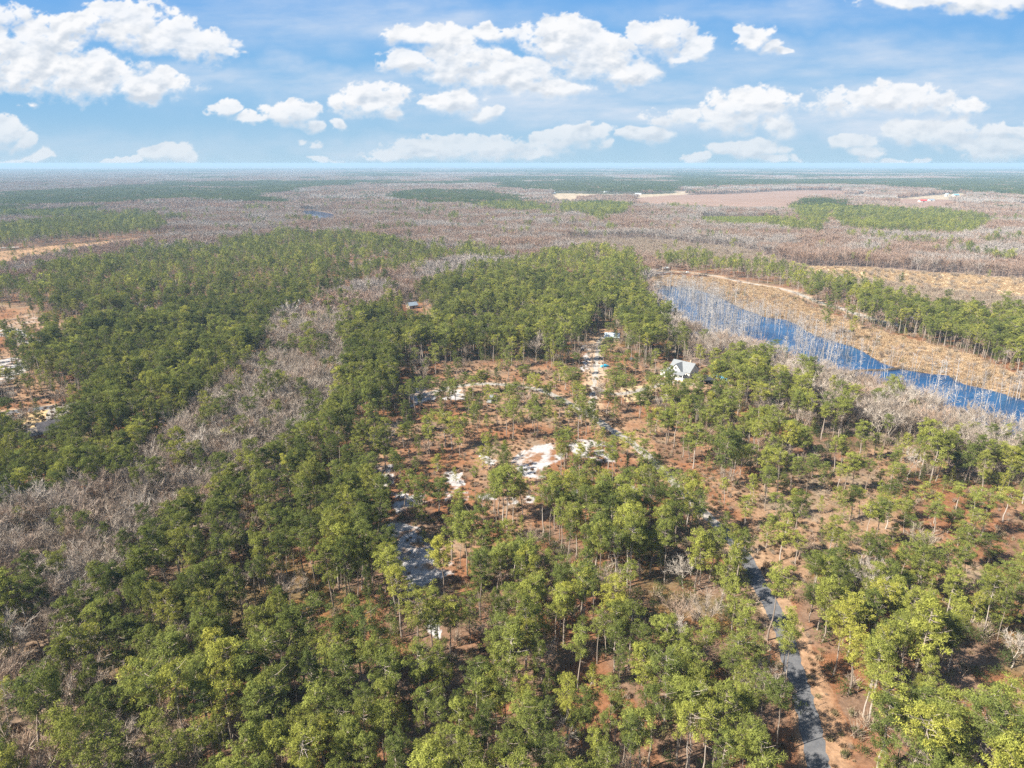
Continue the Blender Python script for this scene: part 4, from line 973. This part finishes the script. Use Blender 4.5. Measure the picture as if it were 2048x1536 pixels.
for i in sp_:
    hgt = sh_[sv[i]] * ssx[i]; a = "short stump-like" if hgt < 6 else "low" if hgt < 9 else "tall" if hgt > 12.5 else "medium"
    b = ["bare pole", "stubby-branched", "twiggy-topped"][[0, 1, 2, 0, 2, 1, 0, 2][sv[i]]]
    q = spx[i]; pl = "at the head of the pond" if q < 1440 else "before the dike in the upper pond" if q < 1560 else "in the pond's middle reach" if q < 1680 else "near the beaver lodge bend" if q < 1800 else "in the open blue reach" if q < 1930 else "at the pond's right end"
    buckets[(a, b, pl)].append(i)
for (a, b, pl), L in buckets.items():
    L.sort(key=lambda i: sd[i])
    for kk, i in enumerate(L):
        o = link(bpy.data.objects.new("dead_tree", SM[sv[i]])); o.location = (x[i], y[i], 0); o.rotation_euler = tuple(srot[i]); o.scale = (ssx[i],) * 3
        tag(o, "%s %s dead tree %s" % (a, b, pl) + ("" if len(L) == 1 else ", %s" % ordn(kk)), "dead tree", "pale dead trees standing in the pond")

# ------------------------------------------------------------------ buildings
M_WHITE = simple("white_siding", (.72, .71, .66), .6, .05, .6)
M_TRIM = simple("white_trim", (.80, .80, .79), .5, .03)
M_ROOFG = simple("grey_shingle", (.205, .22, .235), .85, .15, 2.5)
M_ROOFD = simple("dark_shingle", (.085, .08, .09), .9, .45, 1.2)
M_METAL = simple("pale_metal_roof", (.62, .70, .76), .35, .1, .5, .3)
M_BLUEG = simple("blue_grey_roof", (.22, .27, .33), .6, .12)
M_GLASS = simple("window_glass", (.03, .04, .05), .08, .1, 1, 0, .6)
M_BEIGE = simple("beige_siding", (.42, .34, .26), .7, .08)
M_DARKW = simple("dark_boards", (.10, .09, .085), .8, .2)
M_RED = simple("red_metal_roof", (.62, .05, .045), .45, .1)
M_BLUE = simple("blue_metal_roof", (.16, .38, .62), .45, .1)
M_TIRE = simple("tyre_rubber", (.02, .02, .02), .9, .1)
M_CHROME = simple("rim_metal", (.5, .5, .5), .3, .05, 1, .8)
M_CARW = simple("white_car_paint", (.75, .76, .78), .25, .02, 1, 0, .6)
M_CARB = simple("bright_blue_car_paint", (.03, .36, .55), .25, .03, 1, 0, .6)
M_CARG = simple("grey_car_paint", (.16, .165, .17), .3, .03, 1, 0, .6)
M_TARP = simple("blue_tarp", (.05, .30, .50), .5, .25, 2)
M_LAMP = simple("lamp_glass", (.8, .8, .75), .15, .02)

def gable_roof(mb, x0, x1, y0, y1, z, h, o=.45, axis='x', t=.18):
    """two sloping slabs with overhang; ridge along the axis"""
    if axis == 'x':
        ym = (y0 + y1) / 2; sl = h / ((y1 - y0) / 2); e = o * sl
        prof = [(y0 - o, z - e), (ym, z + h), (y1 + o, z - e), (y1 + o, z - e - t), (ym, z + h - t), (y0 - o, z - e - t)]
        v = [(x, p, q) for x in (x0 - o, x1 + o) for p, q in prof]
    else:
        xm = (x0 + x1) / 2; sl = h / ((x1 - x0) / 2); e = o * sl
        prof = [(x0 - o, z - e), (xm, z + h), (x1 + o, z - e), (x1 + o, z - e - t), (xm, z + h - t), (x0 - o, z - e - t)]
        v = [(p, y, q) for y in (y0 - o, y1 + o) for p, q in prof]
    f = [(0, 1, 7, 6), (1, 2, 8, 7), (2, 3, 9, 8), (3, 4, 10, 9), (4, 5, 11, 10), (5, 0, 6, 11), (0, 5, 4, 1), (1, 4, 3, 2), (6, 7, 10, 11), (7, 8, 9, 10)]
    mb.add(v, f)
def gable_wall(mb, x0, x1, y0, y1, z0, z1, h, axis='x'):
    mb.box(x0, x1, y0, y1, z0, z1)
    if axis == 'x':
        ym = (y0 + y1) / 2
        for x in (x0, x1): mb.add([(x, y0, z1), (x, y1, z1), (x, ym, z1 + h - .2)], [(0, 1, 2)])
    else:
        xm = (x0 + x1) / 2
        for y_ in (y0, y1): mb.add([(x0, y_, z1), (x1, y_, z1), (xm, y_, z1 + h - .2)], [(0, 1, 2)])
def window(parent, x, y, z, w, h, face):
    """window frame with a pane; face = 'x-','x+','y-','y+' """
    f = MB(); p = MB(); d = .06
    def bx(mb, a0, a1, b0, b1, dep0, dep1):
        s = 1 if face[1] == '+' else -1
        lo, hi = sorted((s * dep0, s * dep1))
        if face[0] == 'y': mb.box(x + a0, x + a1, y + lo, y + hi, z + b0, z + b1)
        else: mb.box(x + lo, x + hi, y + a0, y + a1, z + b0, z + b1)
    bx(f, -w / 2 - .1, w / 2 + .1, -h / 2 - .1, -h / 2, .003, d); bx(f, -w / 2 - .1, w / 2 + .1, h / 2, h / 2 + .1, .003, d)
    bx(f, -w / 2 - .1, -w / 2, -h / 2, h / 2, .003, d); bx(f, w / 2, w / 2 + .1, -h / 2, h / 2, .003, d)
    bx(p, -w / 2, w / 2, -h / 2, h / 2, .004, .03)
    o = f.build("window", M_TRIM, parent); p.build("pane", M_GLASS, o); return o

# --- white house with cross gable and porch
hp = at(1366, 752)
house = empty("white_house", (hp[0], hp[1], 0), math.radians(-45))
tag(house, "white house with grey-green gabled roof and columned porch among the pines", "house")
W, D, HW = 12.5, 10.5, 4.4
mb = MB(); gable_wall(mb, -W / 2, W / 2, -D / 2 + 1, D / 2, 0, HW, 3.9, 'x'); mb.build("wall", M_WHITE, house)
mb = MB(); gable_wall(mb, -4.3, 2.0, -D / 2 - .8, 0, 0.01, HW + .2, 3.4, 'y'); mb.build("front_gable_wall", M_WHITE, house)
mb = MB(); gable_roof(mb, -W / 2, W / 2, -D / 2 + 1, D / 2, HW, 3.9, .5, 'x'); mb.build("roof", M_ROOFG, house)
mb = MB(); gable_roof(mb, -4.3, 2.0, -D / 2 - .8, .4, HW + .2, 3.4, .45, 'y'); mb.build("gable_roof", M_ROOFG, house)
mb = MB()
yf = -D / 2 - .8
v = [(-W / 2 - 2.6, yf - 3.0, 3.3), (W / 2 - 1.0, yf - 3.0, 3.3), (W / 2 - 1.0, yf + .0, 4.25), (-W / 2 - .2, yf + .0, 4.25), (-W / 2 - .2, D / 2 - 3, 4.25), (-W / 2 - 2.6, D / 2 - 3, 3.3)]
mb.add(v + [(a, b, c_ - .2) for a, b, c_ in v], [(0, 1, 2, 3), (0, 3, 4, 5), (9, 8, 7, 6), (11, 10, 9, 6), (0, 6, 7, 1), (5, 11, 6, 0), (1, 7, 8, 2), (5, 4, 10, 11)])
mb.build("porch_roof", M_ROOFG, house)
mb = MB(); mb.box(-W / 2 - 2.4, W / 2 - 1.2, yf - 2.8, yf - .01, 0, .95); mb.box(-W / 2 - 2.4, -W / 2 - .01, yf + .0, D / 2 - 3.2, 0, .95); mb.build("porch_deck", M_TRIM, house)
cols = [(cx, yf - 2.6) for cx in np.linspace(-W / 2 - 2.2, W / 2 - 1.4, 6)] + [(-W / 2 - 2.2, cy_) for cy_ in (yf + 1, yf + 4.5)]
for cx, cy_ in cols:
    mb = MB(); mb.box(cx - .14, cx + .14, cy_ - .14, cy_ + .14, .95, 3.2); mb.box(cx - .2, cx + .2, cy_ - .2, cy_ + .2, .951, 1.15); mb.build("column", M_TRIM, house)
mb = MB(); mb.box(-W / 2 - 2.2, W / 2 - 1.4, yf - 2.63, yf - 2.57, 1.8, 1.88)
for rx_ in np.arange(-W / 2 - 2.0, W / 2 - 1.5, .35): mb.box(rx_, rx_ + .06, yf - 2.62, yf - 2.58, .96, 1.8)
mb.build("railing", M_TRIM, house)
for wx_ in (-3.2, .9): window(house, wx_, yf, 2.4, 1.0, 1.7, 'y-')
window(house, -1.15, yf, 5.6, 1.3, 1.0, 'y-')
for wx_ in (3.2, 4.6): window(house, wx_, -D / 2 + 1, 2.4, .9, 1.6, 'y-')
for wy_ in (-2, 2): window(house, -W / 2, wy_, 2.6, 1.0, 1.6, 'x-'); window(house, W / 2, wy_, 2.6, 1.0, 1.6, 'x+')
mb = MB(); mb.box(-1.65, -.65, yf - .07, yf - .003, .96, 3.1); dr_ = mb.build("door", M_DARKW, house)
mb = MB(); mb.box(-.8, -.74, yf - .12, yf - .071, 1.95, 2.05); mb.build("handle", M_CHROME, dr_)
mb = MB(); mb.box(2.6, 3.3, 1.6, 2.3, 5.5, 9.2); mb.build("chimney", M_BEIGE, house)

# --- dark garage beside it
gp = at(1413, 766); g = empty("garage", (gp[0], gp[1], 0), math.radians(4)); tag(g, "dark low garage with open front right of the white house", "garage")
mb = MB(); mb.box(-4, -3.8, -3, 3, 0, 2.8); mb.box(3.8, 4, -3, 3, 0, 2.8); mb.box(-3.8, 3.8, 2.8, 3, 0, 2.8); mb.box(-.15, .15, -3, -2.8, 0, 2.6); mb.build("wall", M_DARKW, g)
mb = MB(); gable_roof(mb, -4, 4, -3, 3, 2.8, 1.6, .4, 'x'); mb.build("roof", simple("charcoal_roof", (.045, .05, .06), .8, .2), g)
# --- house with dark shingles, at the left
hp2 = at(118, 866); h2 = empty("shingled_house", (hp2[0], hp2[1], 0), math.radians(42)); tag(h2, "beige house with a mottled dark shingle roof beside the pale driveway", "house")
mb = MB(); gable_wall(mb, -7, 7, -5, 5, 0, 3.2, 3.2, 'x'); mb.build("wall", M_BEIGE, h2)
mb = MB(); gable_roof(mb, -7, 7, -5, 5, 3.2, 3.2, .5, 'x'); mb.build("roof", M_ROOFD, h2)
mb = MB(); gable_wall(mb, -11.5, -7.01, -4, 3, 0, 2.8, 2.2, 'x'); mb.build("garage_wall", M_BEIGE, h2)
mb = MB(); gable_roof(mb, -11.5, -7.6, -4, 3, 2.8, 2.2, .4, 'x'); mb.build("garage_roof", simple("taupe_shingle", (.30, .26, .22), .9, .15), h2)
for q in (-4, 0, 4): window(h2, q, -5, 1.8, 1.1, 1.3, 'y-')
mb = MB(); mb.box(-2.4, -1.5, -5.06, -5.003, 0, 2.1); mb.build("door", M_DARKW, h2)
# --- sheds
def shed(name, label, cat, pxy, rz, w, d, hw, hr, wall, roof, door=True):
    p = at(*pxy); e = empty(name, (p[0], p[1], 0), math.radians(rz)); tag(e, label, cat)
    mb = MB(); gable_wall(mb, -w / 2, w / 2, -d / 2, d / 2, 0, hw, hr, 'x'); mb.build("wall", wall, e)
    mb = MB(); gable_roof(mb, -w / 2, w / 2, -d / 2, d / 2, hw, hr, min(.5, w * .05), 'x'); mb.build("roof", roof, e)
    if door:
        mb = MB(); mb.box(-w * .12, w * .12, -d / 2 - .06, -d / 2 - .003, 0, hw * .8); mb.build("door", M_DARKW, e)
        window(e, w * .3, -d / 2, hw * .55, w * .1, hw * .3, 'y-')
    return e
shed("metal_roof_cabin", "small cabin with a shiny pale metal roof in the pines", "cabin", (1224, 680), -12, 9, 7, 2.8, 2.1, M_BEIGE, M_METAL)
shed("small_cabin", "small cabin with blue-grey roof half hidden above a broad pine", "cabin", (824, 616), 35, 7.5, 6, 2.8, 2.0, M_BEIGE, M_BLUEG)
shed("red_barn", "low barn with bright red roof beside the brown field", "barn", (1845, 404), 3, 22, 12, 4, 3, M_WHITE, M_RED)
shed("red_roof_house", "large white building with red roof at the far right", "building", (1983, 396), -6, 34, 18, 6.5, 6, M_WHITE, M_RED)
shed("blue_barn", "blue-roofed barn on the pale field near the red barn", "barn", (1911, 392), 8, 20, 12, 4, 3, M_WHITE, M_BLUE)
shed("white_shed", "narrow white shed at the left of the blue-roofed barn", "shed", (1893, 393), 0, 9, 8, 8, 2.5, M_WHITE, M_METAL)
shed("grey_barn", "grey barn just right of the low red-roofed barn", "barn", (1862, 402), -10, 16, 10, 3.5, 2.6, M_WHITE, M_BLUEG)
shed("far_house", "white farmhouse at the far edge of the pale field", "house", (1211, 386), 10, 13, 9, 5, 3, M_WHITE, M_METAL)
shed("far_white_barn", "white barn right of the farmhouse by the pale field", "barn", (1276, 390), -8, 22, 11, 4, 2.8, M_TRIM, M_METAL)
shed("far_dark_barn", "long dark barn at the left end of the pale field", "barn", (1104, 388), 5, 26, 10, 3.5, 2.5, M_DARKW, M_BLUEG)
shed("edge_house", "white house at the right edge behind the brown field", "house", (2036, 404), -14, 20, 11, 4.5, 3, M_WHITE, M_METAL)

# --- vehicles
def car(name, label, cat, pxy, rz, paint, kind='suv', L=4.7, Wd=1.85):
    p = at(*pxy); e = empty(name, (p[0], p[1], 0), math.radians(rz)); tag(e, label, cat)
    Hh = {'suv': 1.75, 'pickup': 1.85, 'van': 2.6, 'sedan': 1.45}[kind]
    prof = {'suv': [(-.5, .35), (-.5, .95), (-.44, 1.0), (-.36, Hh), (.12, Hh), (.24, 1.08), (.46, .95), (.5, .7), (.5, .35)],
            'sedan': [(-.5, .35), (-.5, .85), (-.38, .95), (-.24, Hh), (.08, Hh), (.22, .95), (.46, .82), (.5, .6), (.5, .35)],
            'pickup': [(-.5, .45), (-.5, 1.1), (-.1, 1.1), (-.09, Hh), (.14, Hh), (.23, 1.15), (.47, 1.05), (.5, .8), (.5, .45)],
            'van': [(-.5, .45), (-.5, Hh - .1), (-.47, Hh), (.28, Hh), (.36, 1.5), (.47, 1.2), (.5, .8), (.5, .45)]}[kind]
    n = len(prof); mb = MB(); v = []
    for s in (-1, 1):
        for a, b in prof: v.append((a * L, s * Wd / 2 * (.84 if b > 1.2 else 1), b))
    mb.add(v, [(i, (i + 1) % n, n + (i + 1) % n, n + i) for i in range(n)]); me_f = [tuple(range(n))[::-1], tuple(range(n, 2 * n))]
    for f in me_f:
        mb.f.append([i for i in f]); mb.m.append(0); mb.a.append(.5)
    body = mb.build("body", paint, e)
    gl = MB(); x0, x1 = {'suv': (-.33, .10), 'sedan': (-.22, .06), 'pickup': (-.07, .12), 'van': (.1, .28)}[kind]
    zb, zt = Hh * .63, Hh * .93
    for s in (-1, 1): gl.add([(x0 * L, s * (Wd / 2 * .93 + .01), zb), (x1 * L + .3, s * (Wd / 2 * .93 + .01), zb), (x1 * L, s * (Wd / 2 * .84 + .012), zt), (x0 * L, s * (Wd / 2 * .84 + .012), zt)], [(0, 1, 2, 3)])
    gl.build("side_window", M_GLASS, e)
    k = {'suv': (.12, Hh, .24, 1.08), 'sedan': (.08, Hh, .22, .95), 'pickup': (.14, Hh, .23, 1.15), 'van': (.28, Hh, .36, 1.5)}[kind]
    ws = MB(); dn = .02; ws.add([(k[0] * L + dn, -Wd * .38, k[1] - .06), (k[0] * L + dn, Wd * .38, k[1] - .06), (k[2] * L + dn, Wd * .42, k[3] + .06), (k[2] * L + dn, -Wd * .42, k[3] + .06)], [(0, 1, 2, 3)]); ws.build("windscreen", M_GLASS, e)
    for sx_ in (-.31, .31):
        for s in (-1, 1):
            t_ = MB(); t_.tube([(sx_ * L, s * Wd / 2 - s * .22, .36), (sx_ * L, s * Wd / 2 + s * .02, .36)], [.36, .36], 14); an = np.arange(14) * 2 * math.pi / 14
            for yy in (s * Wd / 2 - s * .22, s * Wd / 2 + s * .02): t_.add([(sx_ * L + .36 * math.cos(a_), yy, .36 + .36 * math.sin(a_)) for a_ in an], [list(range(14))])
            w_ = t_.build("wheel", M_TIRE, e)
            r__ = MB(); r__.add([(sx_ * L + .2 * math.cos(a_), s * Wd / 2 + s * .025, .36 + .2 * math.sin(a_)) for a_ in an], [list(range(14))]); r__.build("rim", M_CHROME, w_)
    for s in (-1, 1): hl = MB(); hl.box(.497 * L, .503 * L, s * Wd * .36 - .16, s * Wd * .36 + .16, .72, .86); hl.build("headlight", M_LAMP, e)
    return e
car("parked_pickup", "white pickup truck parked at the porch of the white house", "pickup truck", (1334, 748), 190, M_CARW, 'pickup', 5.6, 2.0)
car("parked_car", "bright blue car parked on the white sandy drive", "car", (1209, 734), 200, M_CARB, 'sedan')
car("parked_car", "small dark grey car right of the bright blue one", "car", (1261, 720), 160, M_CARG, 'sedan')
car("parked_camper_van", "old grey camper van parked among pines in the clearing", "van", (982, 803), 255, simple("grey_white_paint", (.24, .25, .25), .4, .1), 'van', 7.0, 2.4)
car("parked_car", "white car right of the shed on the pond dike", "car", (1376, 546), 15, M_CARW, 'suv')
# --- small open shed and tarps
shed("dike_shed", "small grey shed under pines on the pond dike", "shed", (1330, 540), 10, 7, 5, 2.4, 1.2, M_BEIGE, M_METAL)
tp_ = at(1441, 757)
def tarp(mat, loc, rz, L, w, h, label):
    rng = np.random.default_rng(int(loc[0])); nx, ny = 14, 8; X, Y = np.meshgrid(np.linspace(-L / 2, L / 2, nx), np.linspace(-w / 2, w / 2, ny))
    Z = h * np.clip(1 - (np.abs(Y) / (w / 2)) ** 2.2, 0, 1) * np.clip(1.25 - (np.abs(X) / (L / 2)) ** 4, 0, 1) + rng.normal(0, .07, X.shape) + .05
    mb = MB(); mb.add(np.stack([X, Y, np.maximum(Z, .03)], -1).reshape(-1, 3), [(j * nx + i, j * nx + i + 1, (j + 1) * nx + i + 1, (j + 1) * nx + i) for j in range(ny - 1) for i in range(nx - 1)])
    o = mb.build("tarpaulin", mat); o.location = (*loc, 0); o.rotation_euler = (0, 0, rz); tag(o, label, "tarpaulin")
tarp(M_TARP, at(1437, 755), -.6, 7, 3, 1.6, "blue tarpaulin over a pile right of the garage")
tarp(M_TARP, at(1449, 760), -.5, 4, 2.4, 1.2, "smaller blue tarpaulin beside the larger one")
# --- beaver dam across the bend
mb = MB(); dl = smooth_line([at(*p) for p in [(1690,752),(1705,745),(1730,742),(1770,741),(1800,738),(1830,740),(1860,744)]], 4); rg = np.random.default_rng(9)
mb.tube(np.c_[dl, np.full(len(dl), .15)], rg.uniform(.7, 1.1, len(dl)), 6)
for q in range(160):
    i = rg.integers(0, len(dl)); a = rg.uniform(0, 6.28); c0 = np.array([*dl[i], rg.uniform(.3, .9)]) + rg.normal(0, .4, 3) * [1, 1, 0]
    dv = np.array([math.cos(a), math.sin(a), rg.uniform(-.2, .4)]) * rg.uniform(.5, 1.6); mb.tube([c0 - dv / 2, c0 + dv / 2], [.06, .04], 3)
tag(mb.build("beaver_dam", simple("dark_mud", (.10, .075, .055), .9, .3)), "low dark beaver dam of sticks and mud across the pond", "beaver dam")

# ------------------------------------------------------------------ haze
hz = MB(); hz.box(-60000, 60000, -2000, 60000, -1.0, H + 4)
m = bpy.data.materials.new("haze_air"); m.use_nodes = True; nt = m.node_tree; nt.nodes.clear()
o_ = nt.nodes.new("ShaderNodeOutputMaterial"); pv = nt.nodes.new("ShaderNodeVolumePrincipled")
pv.inputs["Color"].default_value = (.48, .71, .95, 1); pv.inputs["Density"].default_value = 0.00011; pv.inputs["Anisotropy"].default_value = 0.0
nt.links.new(pv.outputs[0], o_.inputs["Volume"])
m.cycles.homogeneous_volume = True
ho = hz.build("haze", m); tag(ho, "thin blue haze in the air over the land", kind='stuff')
print("pines", N_, "bare", nb_, "patches", len(pts), "snags", k, "hand", len(hx))
